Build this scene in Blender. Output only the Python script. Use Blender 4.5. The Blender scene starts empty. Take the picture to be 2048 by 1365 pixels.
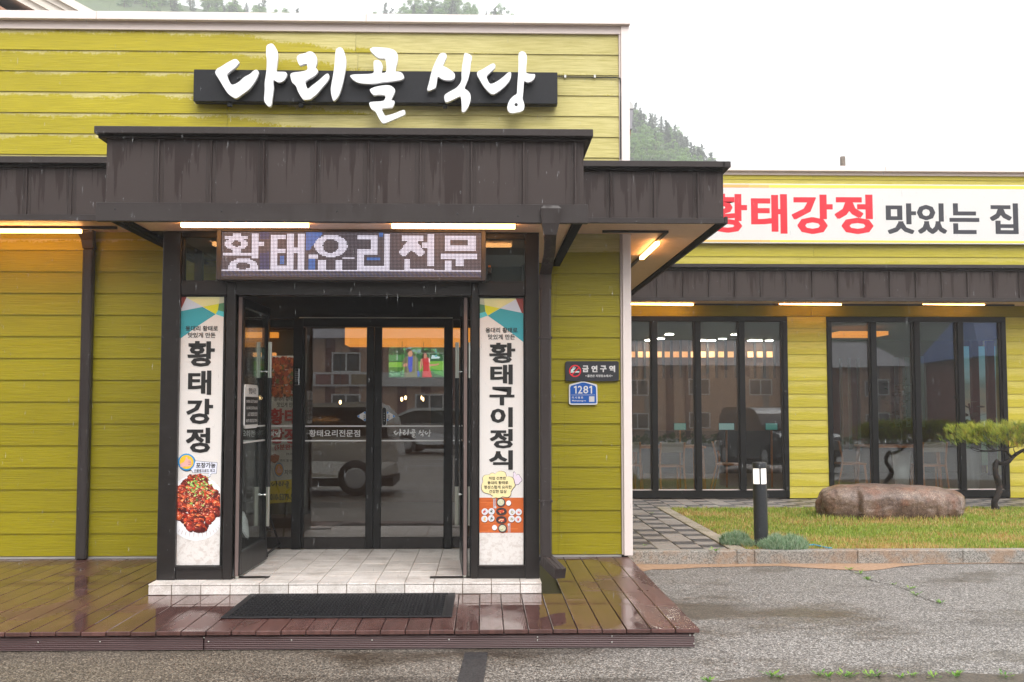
import bpy, bmesh, math, random
from mathutils import Vector, Matrix, noise as mnoise
import numpy as np
R = math.radians
random.seed(7)
sc = bpy.context.scene
COL = sc.collection

# ------------------------------------------------------------------ camera
F_PX, CX, CY = 2150.0, 1024.0, 682.5            # focal length in pixels of the 2048 px wide photograph
PITCH = math.atan((817 - CY) / F_PX)
YAW = math.atan((1024 - 966) / F_PX * math.cos(PITCH))
EYE = Vector((0, 0, 1.47))
FW = Vector((math.sin(YAW) * math.cos(PITCH), math.cos(YAW) * math.cos(PITCH), math.sin(PITCH)))
RT = Vector((math.cos(YAW), -math.sin(YAW), 0))
UP = RT.cross(FW)
cam_d = bpy.data.cameras.new('camera')
cam_d.sensor_width = 36
cam_d.lens = 36 * F_PX / 2048
cam_d.clip_start, cam_d.clip_end = 0.1, 3000
cam = bpy.data.objects.new('camera', cam_d)
COL.objects.link(cam)
cam.matrix_world = Matrix((
    (RT.x, UP.x, -FW.x, EYE.x), (RT.y, UP.y, -FW.y, EYE.y), (RT.z, UP.z, -FW.z, EYE.z), (0, 0, 0, 1)))
sc.camera = cam

# ------------------------------------------------------------------ sky, sun, exposure (overcast, raining)
world = bpy.data.worlds.new('World')
sc.world = world
world.use_nodes = True
wn = world.node_tree
bg = wn.nodes['Background']
sky = wn.nodes.new('ShaderNodeTexSky')
sky.sky_type = 'NISHITA'
sky.sun_disc = False
sky.sun_elevation = R(48)
sky.sun_rotation = R(164)
sky.dust_density = 4
hs = wn.nodes.new('ShaderNodeHueSaturation')
hs.inputs['Saturation'].default_value = 0.12
wn.links.new(sky.outputs[0], hs.inputs['Color'])
mixw = wn.nodes.new('ShaderNodeMix')
mixw.data_type = 'RGBA'
mixw.inputs[0].default_value = 0.6                # cloud deck: mostly even white
mixw.inputs[7].default_value = (11.6, 11.8, 12.0, 1)
wn.links.new(hs.outputs[0], mixw.inputs[6])
wn.links.new(mixw.outputs[2], bg.inputs['Color'])
bg.inputs['Strength'].default_value = 0.1
sun_d = bpy.data.lights.new('sun', 'SUN')
sun_d.energy = 1.25
sun_d.angle = R(40)
sun_d.color = (1, 0.97, 0.93)
sun = bpy.data.objects.new('sun', sun_d)
COL.objects.link(sun)
sun.rotation_euler = (R(42), 0, R(16))           # high, behind the camera
sc.view_settings.view_transform = 'Standard'
sc.view_settings.look = 'None'
sc.view_settings.gamma = 1
sc.view_settings.use_curve_mapping = False
sc.view_settings.exposure = 1.08
sc.render.engine = 'CYCLES'
sc.cycles.use_denoising = True
sc.cycles.max_bounces = 8
sc.cycles.diffuse_bounces = 3
sc.cycles.glossy_bounces = 4
sc.cycles.transparent_max_bounces = 16
sc.cycles.volume_bounces = 1
sc.cycles.sample_clamp_indirect = 6
sc.cycles.caustics_reflective = False
sc.cycles.caustics_refractive = False

# ------------------------------------------------------------------ helpers
def ray(x, y):
    return FW + RT * ((x - CX) / F_PX) - UP * ((y - CY) / F_PX)
def P(x, y, Y):                                   # photo pixel -> point on the upright plane at distance Y
    d = ray(x, y); return EYE + d * (Y / d.y)
def PZ(x, y, Z):                                  # photo pixel -> point on the level plane at height Z
    d = ray(x, y); return EYE + d * ((Z - EYE.z) / d.z)

class MB:
    """collects shapes; build() links them as one mesh object"""
    def __init__(s): s.v = []; s.f = []; s.m = []; s.s = []
    def add(s, vs, fs, mi=0, sm=False):
        b = len(s.v); s.v += [tuple(v) for v in vs]
        for f in fs: s.f.append([b + i for i in f]); s.m.append(mi); s.s.append(sm)
        return s
    def box(s, x0, x1, y0, y1, z0, z1, mi=0, c=0.0):
        if x0 > x1: x0, x1 = x1, x0
        if y0 > y1: y0, y1 = y1, y0
        if z0 > z1: z0, z1 = z1, z0
        if c <= 0:
            v = [(x, y, z) for z in (z0, z1) for y in (y0, y1) for x in (x0, x1)]
            return s.add(v, [(0, 2, 3, 1), (4, 5, 7, 6), (0, 1, 5, 4), (2, 6, 7, 3), (0, 4, 6, 2), (1, 3, 7, 5)], mi)
        c = min(c, (x1 - x0) * .45, (y1 - y0) * .45, (z1 - z0) * .45)     # chamfered box, 44 triangles
        bm = bmesh.new()
        bmesh.ops.create_cube(bm, size=1)
        for q in bm.verts:
            q.co = Vector(((x0 + x1) / 2 + q.co.x * (x1 - x0), (y0 + y1) / 2 + q.co.y * (y1 - y0), (z0 + z1) / 2 + q.co.z * (z1 - z0)))
        bmesh.ops.bevel(bm, geom=list(bm.edges), offset=c, segments=1, affect='EDGES')
        bm.verts.index_update()
        s.add([q.co[:] for q in bm.verts], [[q.index for q in f.verts] for f in bm.faces], mi)
        bm.free(); return s
    def prism(s, poly, y0, y1, mi=0, side=None, sm=False):
        """poly: (x,z) outline, counter-clockwise seen from -Y; extruded from y0 (front) to y1"""
        n = len(poly)
        a = sum(poly[i][0] * poly[(i + 1) % n][1] - poly[(i + 1) % n][0] * poly[i][1] for i in range(n))
        if a < 0: poly = poly[::-1]
        vs = [(x, y0, z) for x, z in poly] + [(x, y1, z) for x, z in poly]
        s.add(vs, [list(range(n)), list(range(2 * n - 1, n - 1, -1))], mi)
        b = len(s.v) - 2 * n
        for i in range(n):
            j = (i + 1) % n
            s.f.append([b + i, b + n + i, b + n + j, b + j]); s.m.append(mi if side is None else side); s.s.append(sm)
        return s
    def zprism(s, poly, z0, z1, mi=0):
        n = len(poly)
        a = sum(poly[i][0] * poly[(i + 1) % n][1] - poly[(i + 1) % n][0] * poly[i][1] for i in range(n))
        if a < 0: poly = poly[::-1]
        vs = [(x, y, z0) for x, y in poly] + [(x, y, z1) for x, y in poly]
        fs = [list(range(n - 1, -1, -1)), list(range(n, 2 * n))] + [[i, (i + 1) % n, n + (i + 1) % n, n + i] for i in range(n)]
        return s.add(vs, fs, mi)
    def tube(s, path, rad, n=8, mi=0, sm=True, cap=True):
        path = [Vector(p) for p in path]
        rr = rad if isinstance(rad, (list, tuple)) else [rad] * len(path)
        vs = []; up = None
        for i, p in enumerate(path):
            t = (path[min(i + 1, len(path) - 1)] - path[max(i - 1, 0)]).normalized()
            if up is None: up = Vector((0, 0, 1)) if abs(t.z) < .9 else Vector((1, 0, 0))
            a = t.cross(up); a = a.normalized() if a.length > 1e-5 else t.orthogonal().normalized()
            b = a.cross(t).normalized(); up = b
            vs += [p + (a * math.cos(2 * math.pi * k / n) + b * math.sin(2 * math.pi * k / n)) * rr[i] for k in range(n)]
        fs = [[i * n + k, i * n + (k + 1) % n, (i + 1) * n + (k + 1) % n, (i + 1) * n + k] for i in range(len(path) - 1) for k in range(n)]
        s.add(vs, fs, mi, sm)
        if cap: s.add(vs[:n], [list(range(n))[::-1]], mi); s.add(vs[-n:], [list(range(n))], mi)
        return s
    def lathe(s, prof, c, n=24, mi=0, ax='z', sm=True):
        c = Vector(c); vs = []
        for r, h in prof:
            for k in range(n):
                a = 2 * math.pi * k / n
                o = (r * math.cos(a), r * math.sin(a), h)
                if ax == 'y': o = (o[0], o[2], o[1])
                if ax == 'x': o = (o[2], o[0], o[1])
                vs.append(c + Vector(o))
        fs = [[i * n + k, i * n + (k + 1) % n, (i + 1) * n + (k + 1) % n, (i + 1) * n + k] for i in range(len(prof) - 1) for k in range(n)]
        s.add(vs, fs, mi, sm)
        s.add(vs[:n], [list(range(n))[::-1]], mi); s.add(vs[-n:], [list(range(n))], mi)
        return s
    def bar(s, a, b, w, h, mi=0):
        """rectangular bar from a to b"""
        a, b = Vector(a), Vector(b); t = (b - a).normalized()
        u = t.cross(Vector((0, 0, 1))); u = u.normalized() if u.length > 1e-4 else Vector((1, 0, 0))
        q = u.cross(t)
        vs = [p + u * (w / 2 * i) + q * (h / 2 * j) for p in (a, b) for i, j in ((-1, -1), (1, -1), (1, 1), (-1, 1))]
        return s.add(vs, [(0, 1, 2, 3), (7, 6, 5, 4), (0, 4, 5, 1), (1, 5, 6, 2), (2, 6, 7, 3), (3, 7, 4, 0)], mi)
    def mesh(s, name, mats):
        me = bpy.data.meshes.new(name)
        me.from_pydata(s.v, [], s.f)
        for m in (mats if isinstance(mats, (list, tuple)) else [mats]): me.materials.append(m)
        me.polygons.foreach_set('material_index', s.m)
        me.polygons.foreach_set('use_smooth', s.s)
        me.update(); return me
    def build(s, name, mats, parent=None, kind=None, **kw):
        return link(name, s.mesh(name, mats), parent, kind, **kw)

def link(name, data, parent=None, kind=None, label=None, cat=None, group=None, loc=None, rotz=None):
    o = bpy.data.objects.new(name, data); COL.objects.link(o)
    if parent is not None: o.parent = parent
    if loc is not None: o.location = loc
    if rotz is not None: o.rotation_euler = (0, 0, rotz)
    if kind: o['kind'] = kind
    if label: o['label'] = label
    if cat: o['category'] = cat
    if group: o['group'] = group
    return o
def thing(name, label, cat, loc=(0, 0, 0), rotz=0, group=None):
    o = link(name, None, loc=loc, rotz=rotz, label=label, cat=cat, group=group)
    o.empty_display_size = .1; return o
def copy_thing(root, loc=None, rotz=None, label=None, scale=None):
    r = root.copy(); COL.objects.link(r)
    if loc is not None: r.location = loc
    if rotz is not None: r.rotation_euler = (0, 0, rotz)
    if scale is not None: r.scale = scale
    if label: r['label'] = label
    for ch in list(root.children):
        c = ch.copy(); COL.objects.link(c); c.parent = r
        for g in list(ch.children):
            d = g.copy(); COL.objects.link(d); d.parent = c
    return r
def box(name, x0, x1, y0, y1, z0, z1, mt, parent=None, c=0.0, **kw):
    return MB().box(x0, x1, y0, y1, z0, z1, 0, c).build(name, mt, parent, **kw)

_tc = {}
def glyphs(s, off=0.0):
    """flat mesh data (verts, faces) of a piece of writing in the built-in font"""
    k = (s, off)
    if k not in _tc:
        cu = bpy.data.curves.new('writing', 'FONT')
        cu.body = s; cu.offset = off; cu.resolution_u = 2; cu.fill_mode = 'FRONT'
        o = bpy.data.objects.new('writing', cu); COL.objects.link(o)
        dg = bpy.context.evaluated_depsgraph_get()
        me = bpy.data.meshes.new_from_object(o.evaluated_get(dg))
        bpy.data.objects.remove(o); bpy.data.curves.remove(cu)
        _tc[k] = ([tuple(v.co) for v in me.vertices], [list(p.vertices) for p in me.polygons])
        bpy.data.meshes.remove(me)
    return _tc[k]
def writing(name, s, mt, parent, org, ux, uz, w, h, off=0.0, fat=0.0, **kw):
    """writing fitted to the rectangle org + ux*w + uz*h; fat repeats it sideways to thicken strokes"""
    vs, fs = glyphs(s, off)
    x0 = min(v[0] for v in vs); x1 = max(v[0] for v in vs); y0 = min(v[1] for v in vs); y1 = max(v[1] for v in vs)
    org, ux, uz = Vector(org), Vector(ux).normalized(), Vector(uz).normalized()
    nrm = ux.cross(uz); mb = MB()
    sh = [(0, 0)] if fat <= 0 else [(-1, -.5), (1, -.5), (-1, .5), (1, .5), (0, 0)]
    for k, (a, b) in enumerate(sh):
        mb.add([org + ux * ((v[0] - x0) / (x1 - x0) * (w - 2 * fat) + fat + a * fat)
                + uz * ((v[1] - y0) / (y1 - y0) * (h - fat) + fat / 2 + b * fat) + nrm * (k * 0.0002) for v in vs], fs)
    return mb.build(name, mt, parent, **kw)
def wpx(name, s, mt, parent, rect, Y, off=0.0, fat=0.0, **kw):
    """writing facing the street, placed over the photo rectangle (x0,y0,x1,y1) on the plane at distance Y"""
    x0, y0, x1, y1 = rect
    a = P(x0, y1, Y); b = P(x1, y1, Y); c = P((x0 + x1) / 2, y0, Y); e = P((x0 + x1) / 2, y1, Y)
    m0 = P(x0, (y0 + y1) / 2, Y); m1 = P(x1, (y0 + y1) / 2, Y)
    return writing(name, s, mt, parent, (m0.x, Y, e.z), (1, 0, 0), (0, 0, 1), m1.x - m0.x, c.z - e.z, off, fat, **kw)
def pxpoly(pts, Y):
    return [(P(x, y, Y).x, P(x, y, Y).z) for x, y in pts]
def chaikin(pts, it=1, q=.22):
    for _ in range(it):
        o = []
        for i in range(len(pts)):
            a, b = pts[i], pts[(i + 1) % len(pts)]
            o += [(a[0] * (1 - q) + b[0] * q, a[1] * (1 - q) + b[1] * q), (a[0] * q + b[0] * (1 - q), a[1] * q + b[1] * (1 - q))]
        pts = o
    return pts
def ell(cx, cy, rx, ry, n=20, a0=0, a1=2 * math.pi):
    return [(cx + rx * math.cos(a0 + (a1 - a0) * k / n), cy + ry * math.sin(a0 + (a1 - a0) * k / n)) for k in range(n)]

# ------------------------------------------------------------------ materials
def srgb(r, g, b):
    return tuple((c / 255 / 12.92) if c / 255 <= .04045 else ((c / 255 + .055) / 1.055) ** 2.4 for c in (r, g, b)) + (1,)
class N:
    def __init__(s, name):
        s.mat = bpy.data.materials.new(name); s.mat.use_nodes = True
        s.t = s.mat.node_tree; s.b = s.t.nodes['Principled BSDF']; s.out = s.t.nodes['Material Output']
        s._pos = None
    def n(s, typ, ins=None, **at):
        q = s.t.nodes.new(typ)
        for k, v in at.items(): setattr(q, k, v)
        for k, v in (ins or {}).items(): s.set(q.inputs[k], v)
        return q
    def set(s, sock, v):
        if isinstance(v, bpy.types.NodeSocket): s.t.links.new(v, sock)
        else: sock.default_value = v
    @property
    def pos(s):
        if s._pos is None: s._pos = s.n('ShaderNodeNewGeometry').outputs['Position']
        return s._pos
    def obj(s): return s.n('ShaderNodeTexCoord').outputs['Object']
    def gen(s): return s.n('ShaderNodeTexCoord').outputs['Generated']
    def rnd(s): return s.n('ShaderNodeObjectInfo').outputs['Random']
    def scale(s, v, sx, sy, sz): return s.n('ShaderNodeVectorMath', {0: v, 1: (sx, sy, sz)}, operation='MULTIPLY').outputs[0]
    def off(s, v, k): 
        c = s.n('ShaderNodeCombineXYZ', {0: k, 1: k, 2: k}).outputs[0]
        return s.n('ShaderNodeVectorMath', {0: v, 1: c}, operation='ADD').outputs[0]
    def noise(s, v, sc_=5., det=3., rough=.55): return s.n('ShaderNodeTexNoise', {'Vector': v, 'Scale': sc_, 'Detail': det, 'Roughness': rough}).outputs['Fac']
    def ramp(s, f, stops):
        q = s.n('ShaderNodeValToRGB', {0: f}); e = q.color_ramp.elements
        while len(e) > len(stops): e.remove(e[-1])
        while len(e) < len(stops): e.new(1)
        for el, (p, c) in zip(e, stops):
            el.position = p; el.color = c if isinstance(c, (tuple, list)) else (c, c, c, 1)
        return q.outputs[0]
    def mix(s, f, a, b, blend='MIX'):
        q = s.n('ShaderNodeMix', {0: f, 6: a, 7: b}, data_type='RGBA', blend_type=blend); return q.outputs[2]
    def math(s, op, a, b=0.0, clamp=False): return s.n('ShaderNodeMath', {0: a, 1: b}, operation=op, use_clamp=clamp).outputs[0]
    def sep(s, v): return s.n('ShaderNodeSeparateXYZ', {0: v}).outputs
    def bump(s, h, st=.3, d=.01): s.set(s.b.inputs['Normal'], s.n('ShaderNodeBump', {'Height': h, 'Strength': st, 'Distance': d}).outputs[0])
    def base(s, c): s.set(s.b.inputs['Base Color'], c)
    def rough(s, c): s.set(s.b.inputs['Roughness'], c)
def M(name, col, rough=.5, metal=0., spec=.5, var=0., vs=8., bump=0., bs=60., emit=0., ecol=None, dirt=0., rv=0.):
    """principled material with gentle noise in colour, roughness and relief"""
    q = N(name); col = tuple(col[:3]) + (1,)
    q.b.inputs['Metallic'].default_value = metal
    q.b.inputs['Specular IOR Level'].default_value = spec
    if var or dirt:
        f = q.noise(q.pos, vs, 5, .6)
        lo = tuple(c * (1 - var) for c in col[:3]) + (1,); hi = tuple(min(1, c * (1 + var)) for c in col[:3]) + (1,)
        c = q.ramp(f, [(.3, lo), (.7, hi)])
        if dirt:
            g = q.ramp(q.noise(q.pos, 2.3, 8, .7), [(.5, 0.), (.75, 1.)])
            c = q.mix(q.math('MULTIPLY', g, dirt), c, tuple(x * .45 for x in col[:3]) + (1,))
        q.base(c)
    else: q.base(col)
    if rv: q.rough(q.math('ADD', rough - rv, q.math('MULTIPLY', q.noise(q.pos, 6, 5), rv * 2)))
    else: q.rough(rough)
    if bump: q.bump(q.noise(q.pos, bs, 4), bump, .004)
    if emit:
        q.set(q.b.inputs['Emission Color'], tuple((ecol or col)[:3]) + (1,)); q.b.inputs['Emission Strength'].default_value = emit
    return q.mat
def siding_mat(name, wet, dry, lo_bias, xramp=None, drip=0.0):
    """painted fibre-cement lap siding: wood-grain relief, damp and dry zones with a ragged edge, drips"""
    q = N(name); p = q.pos
    pr_ = q.off(p, q.math('MULTIPLY', q.rnd(), 37.0))
    g = q.noise(q.scale(pr_, 2.2, 1, 55), 1.6, 4, .6)
    g2 = q.noise(q.scale(pr_, 9, 1, 190), 1.0, 3, .6)
    grain = q.math('ADD', q.math('MULTIPLY', g, .7), q.math('MULTIPLY', g2, .3))
    v = q.sep(q.gen())[2]
    edge = q.math('ADD', q.noise(q.scale(p, 1.0, 1, 1.6), 2.6, 3, .6), q.math('MULTIPLY', q.noise(p, 42, 5, .85), 1.25))
    m = q.math('ADD', q.math('MULTIPLY', v, .9), q.math('MULTIPLY', edge, .62))
    m = q.math('ADD', m, q.math('MULTIPLY', q.math('SUBTRACT', q.rnd(), .5), .22))
    if xramp:
        x = q.sep(p)[0]
        t = q.n('ShaderNodeMapRange', {0: x, 1: xramp[0], 2: xramp[1], 3: 0.0, 4: xramp[2]}).outputs[0]
        m = q.math('ADD', m, t)
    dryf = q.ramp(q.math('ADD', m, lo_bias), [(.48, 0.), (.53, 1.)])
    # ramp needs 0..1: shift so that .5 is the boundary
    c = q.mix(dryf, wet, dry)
    c = q.mix(q.math('MULTIPLY', q.ramp(grain, [(.32, 1.), (.58, 0.)]), .5), c, tuple(x * .55 for x in wet[:3]) + (1,))
    tone = q.noise(q.scale(p, .6, 1, .9), 1.3, 4, .6)
    c = q.mix(q.math('MULTIPLY', q.ramp(tone, [(.35, 1.), (.65, 0.)]), .22), c, tuple(x * .62 for x in wet[:3]) + (1,))
    if drip:
        s_ = q.noise(q.scale(p, 34, 1, .9), 1.0, 4, .65)
        x = q.sep(p)[0]
        w = q.math('SUBTRACT', 1.0, q.math('MULTIPLY', q.math('ABSOLUTE', q.math('SUBTRACT', x, .62)), 5.5), True)
        dr = q.math('MULTIPLY', q.ramp(s_, [(.56, 0.), (.6, 1.)]), q.math('MULTIPLY', w, drip))
        c = q.mix(dr, c, tuple(x * .6 for x in wet[:3]) + (1,))
    j = q.math('ADD', .93, q.math('MULTIPLY', q.rnd(), .12))
    c = q.mix(1.0, c, q.n('ShaderNodeCombineXYZ', {0: j, 1: j, 2: j}).outputs[0], 'MULTIPLY')
    q.base(c)
    q.rough(q.math('ADD', .38, q.math('MULTIPLY', dryf, .3)))
    q.b.inputs['Specular IOR Level'].default_value = .25
    q.bump(grain, .7, .006)
    return q.mat
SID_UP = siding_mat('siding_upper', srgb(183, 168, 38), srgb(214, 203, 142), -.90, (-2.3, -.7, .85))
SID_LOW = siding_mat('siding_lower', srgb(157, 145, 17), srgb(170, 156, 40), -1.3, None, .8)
SID_WING = siding_mat('siding_wing', srgb(193, 179, 60), srgb(205, 191, 96), -.6)

def metal_mat(name, col, streak=True):
    """painted sheet metal, damp: long runs of water below the top edge"""
    q = N(name); p = q.pos
    v = q.sep(q.gen())[2]
    s1 = q.noise(q.scale(p, 7.5, 7.5, .55), 1.0, 5, .62)
    s2 = q.noise(q.scale(p, 30, 30, .7), 1.0, 3, .6)
    st = q.math('ADD', q.math('MULTIPLY', s1, .66), q.math('MULTIPLY', s2, .34))
    st = q.math('ADD', st, q.math('MULTIPLY', v, .11))
    wetf = q.ramp(st, [(.575, 0.), (.592, 1.)])
    fine = q.noise(p, 300, 2, .6)
    c = q.mix(q.ramp(fine, [(.35, 0.), (.65, 1.)]), tuple(x * .8 for x in col[:3]) + (1,), tuple(x * 1.2 for x in col[:3]) + (1,))
    c = q.mix(q.math('MULTIPLY', wetf, .8 if streak else .15), c, (col[0] * .52, col[1] * .42, col[2] * .40, 1))
    q.base(c)
    q.rough(q.math('SUBTRACT', .62, q.math('MULTIPLY', wetf, .3)))
    q.b.inputs['Specular IOR Level'].default_value = .25
    q.bump(q.noise(p, 180, 3), .08, .003)
    return q.mat
METAL = metal_mat('canopy_metal', srgb(66, 57, 55))
METAL2 = metal_mat('gutter_metal', srgb(60, 54, 53), False)
SOFFIT_GAP = M('soffit_shadow', (.03, .025, .022), .8)
SOFFIT = M('soffit_plank', srgb(226, 196, 172), .5, var=.06, vs=20)
FRAME = M('frame_aluminium', srgb(42, 38, 37), .32, metal=.3, var=.15, vs=14, rv=.08, bump=.03, bs=200, dirt=.3)
FRAME_D = M('frame_dark', srgb(20, 19, 20), .38, metal=.1, spec=.35, var=.12, vs=20, rv=.06)
BLACK = M('black_paint', srgb(26, 26, 28), .45, var=.1)
RUBBER = M('rubber', (.012, .012, .013), .6)
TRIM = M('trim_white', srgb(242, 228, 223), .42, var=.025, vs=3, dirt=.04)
TRIM_SHADED = M('trim_white_shaded', srgb(215, 200, 194), .5)  # trim white with shade put into the colour, for undersides and recesses
EDGE_D = M('edge_dark', (.008, .007, .007), .95, spec=.1)
RIM = M('alloy_rim', srgb(176, 176, 176), .4)
STEEL = M('brushed_steel', srgb(190, 188, 180), .28, metal=1., bump=.03, bs=300)
CHROME = M('chrome', (.75, .75, .75), .12, metal=1.)
WHITE = M('white_paint', srgb(226, 226, 226), .38, var=.02)
LETTER_W = M('letter_white', srgb(243, 243, 245), .35, var=.015)
SIGN_BLACK = M('sign_box_black', srgb(27, 27, 32), .5, spec=.3, var=.15, vs=30, dirt=.2)
PRINT_W = M('print_white', srgb(222, 219, 217), .35, var=.01)
PRINT_K = M('print_black', srgb(30, 29, 29), .4)
PRINT_R = M('print_red', srgb(232, 40, 56), .4)
PRINT_G = M('print_charcoal', srgb(58, 57, 64), .4)
TUBE = M('tube_glow', (1, .9, .75), .4, emit=9., ecol=(1, .47, .15))
def flat(r, g, b, ro=.4): return M('print_%02x%02x%02x' % (r, g, b), srgb(r, g, b), ro)

def glass_mat(name, refl, tint, fk=.9):
    q = N(name)
    lw = q.n('ShaderNodeFresnel', {'IOR': 1.5}).outputs[0]
    f = q.math('ADD', refl, q.math('MULTIPLY', lw, fk), True)
    tr = q.n('ShaderNodeBsdfTransparent', {0: tint}).outputs[0]
    gl = q.n('ShaderNodeBsdfGlossy', {0: (.97, .98, 1, 1), 1: 0.0}).outputs[0]
    mx = q.n('ShaderNodeMixShader', {0: f, 1: tr, 2: gl}).outputs[0]
    q.t.links.new(mx, q.out.inputs['Surface'])
    return q.mat
GLASS_WIN = glass_mat('window_glass', .05, (.90, .93, .92, 1))
GLASS_DOOR = glass_mat('door_glass', .06, (.88, .90, .89, 1))
GLASS_LEAF = glass_mat('leaf_glass', .015, (.92, .95, .94, 1), .3)

def deck_mat():
    q = N('deck_board'); p = q.pos
    pr_ = q.off(p, q.math('MULTIPLY', q.rnd(), 11.0))
    gr = q.noise(q.scale(pr_, 30, 2, 1), 1.0, 4)
    c = q.ramp(gr, [(.3, srgb(77, 51, 47)), (.7, srgb(100, 68, 63))])
    pud = q.noise(q.scale(p, .9, .55, 1), 1.4, 4, .55)
    dirt = q.ramp(q.noise(p, 7, 8, .7), [(.62, 0.), (.72, 1.)])
    c = q.mix(q.math('MULTIPLY', dirt, .12), c, srgb(150, 120, 110))
    j = q.math('ADD', .85, q.math('MULTIPLY', q.rnd(), .3))
    c = q.mix(1.0, c, q.n('ShaderNodeCombineXYZ', {0: j, 1: j, 2: j}).outputs[0], 'MULTIPLY')
    q.base(c)
    wet = q.ramp(pud, [(.42, 0.), (.52, 1.)])
    q.rough(q.math('SUBTRACT', .31, q.math('MULTIPLY', wet, .275)))
    q.b.inputs['Specular IOR Level'].default_value = .6
    q.b.inputs['Coat Weight'].default_value = .0
    q.set(q.b.inputs['Coat Roughness'], q.math('SUBTRACT', .16, q.math('MULTIPLY', wet, .14)))
    w = q.n('ShaderNodeTexWave', {'Vector': p, 'Scale': 32., 'Distortion': .0}, wave_type='BANDS', bands_direction='X').outputs['Fac']
    h = q.math('MULTIPLY', w, q.math('SUBTRACT', 1.0, q.math('MULTIPLY', wet, .9)))
    wob = q.noise(q.scale(p, 2, .7, 1), 3, 2)
    q.bump(q.math('ADD', q.math('MULTIPLY', h, .5), q.math('MULTIPLY', wob, .6)), .12, .006)
    return q.mat
DECK = deck_mat()
def fascia_mat():
    q = N('deck_fascia'); p = q.pos
    w = q.n('ShaderNodeTexWave', {'Vector': p, 'Scale': 28., 'Distortion': .3, 'Detail': 1.0}, wave_type='BANDS', bands_direction='Z').outputs['Fac']
    g = q.noise(q.scale(p, 4, 1, 60), 1, 4)
    c = q.mix(w, srgb(50, 31, 32), srgb(94, 64, 64)); c = q.mix(q.math('MULTIPLY', g, .5), c, srgb(76, 52, 52))
    q.base(c); q.rough(.42); q.bump(w, .5, .006); return q.mat
FASCIA = fascia_mat()

def asphalt_mat():
    q = N('asphalt'); p = q.pos
    vo = q.n('ShaderNodeTexVoronoi', {'Vector': p, 'Scale': 115., 'Randomness': 1.0})
    cr = q.sep(vo.outputs['Color'])
    vo2 = q.n('ShaderNodeTexVoronoi', {'Vector': p, 'Scale': 200., 'Randomness': 1.0})
    k = q.math('ADD', q.math('MULTIPLY', cr[0], .7), q.math('MULTIPLY', q.sep(vo2.outputs['Color'])[1], .3))
    c = q.ramp(k, [(.12, srgb(38, 38, 38)), (.36, srgb(82, 80, 79)), (.62, srgb(118, 115, 113)), (.9, srgb(196, 191, 186))])
    hue = q.mix(q.math('MULTIPLY', cr[2], .22), c, q.mix(.4, c, srgb(176, 146, 104)), 'MIX')
    # warm muddy tone near the deck, cool grey to the right
    big = q.noise(q.scale(p, 1, 1.6, 1), .45, 5, .6)
    y = q.sep(p)
    warm = q.n('ShaderNodeMapRange', {0: y[0], 1: 1.6, 2: -1.5, 3: 0.0, 4: .8}).outputs[0]
    c = q.mix(warm, hue, q.mix(.9, hue, srgb(178, 160, 130), 'MULTIPLY'))
    damp = q.ramp(q.math('ADD', big, q.math('MULTIPLY', q.noise(p, 5, 6, .7), .12)), [(.55, 0.), (.68, 1.)])
    c = q.mix(q.math('MULTIPLY', damp, .85), c, q.mix(1., c, srgb(152, 140, 118), 'MULTIPLY'))
    dx = q.noise(q.scale(p, .5, 2.2, 1), 1.2, 5, .6)
    c = q.mix(q.math('MULTIPLY', q.ramp(dx, [(.56, 0.), (.68, 1.)]), .7), c, q.mix(1., c, srgb(140, 132, 125), 'MULTIPLY'))
    q.base(c)
    q.rough(q.math('SUBTRACT', .6, q.math('MULTIPLY', damp, .3)))
    q.b.inputs['Specular IOR Level'].default_value = .5
    q.bump(q.math('SUBTRACT', 1.0, vo.outputs['Distance']), .35, .006)
    return q.mat
ASPHALT = asphalt_mat()
def speck(name, a, b, sc_, ro=.55, bump=.2, dirtc=None):
    q = N(name); p = q.pos
    vo = q.n('ShaderNodeTexVoronoi', {'Vector': p, 'Scale': sc_})
    k = q.sep(vo.outputs['Color'])[0]
    c = q.ramp(k, [(.1, a), (.75, b)])
    if dirtc: c = q.mix(q.math('MULTIPLY', q.ramp(q.noise(p, 4, 6, .7), [(.48, 0.), (.62, 1.)]), .6), c, dirtc)
    j = q.math('ADD', .9, q.math('MULTIPLY', q.rnd(), .2))
    c = q.mix(1.0, c, q.n('ShaderNodeCombineXYZ', {0: j, 1: j, 2: j}).outputs[0], 'MULTIPLY')
    q.base(c); q.rough(ro); q.bump(k, bump, .003); return q.mat
PATCH = speck('asphalt_patch', srgb(26, 26, 28), srgb(60, 59, 60), 110, .5)
KERB = speck('kerb_concrete', srgb(98, 95, 90), srgb(158, 153, 146), 130, .6, .3, srgb(150, 118, 90))
EDGING = speck('edging_concrete', srgb(120, 110, 98), srgb(178, 166, 150), 130, .6, .3, srgb(112, 108, 78))
MUD = speck('mud', srgb(150, 118, 92), srgb(170, 138, 112), 40, .5, .15, srgb(160, 128, 100))
PAVER_L = speck('paver_light', srgb(122, 114, 108), srgb(152, 143, 137), 240, .5)
PAVER_D = speck('paver_dark', srgb(54, 51, 52), srgb(74, 70, 70), 240, .45)
TILE = speck('tile_white', srgb(212, 203, 197), srgb(232, 226, 221), 160, .32, .05, srgb(176, 166, 157))
GROUT = M('grout', srgb(150, 136, 122), .8, var=.2, vs=20)
SOIL = M('soil', srgb(96, 76, 52), .9, var=.3, vs=20)
CONCRETE = M('concrete', srgb(176, 172, 166), .8, var=.1, vs=4)
INT_WALL = M('interior_wall', srgb(104, 80, 62), .8, var=.1)
INT_DARK = M('interior_dark', srgb(44, 40, 38), .7)
INT_CEIL = M('interior_ceiling', srgb(92, 88, 84), .8)
INT_FLOOR = M('interior_floor', srgb(86, 68, 54), .4)
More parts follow.
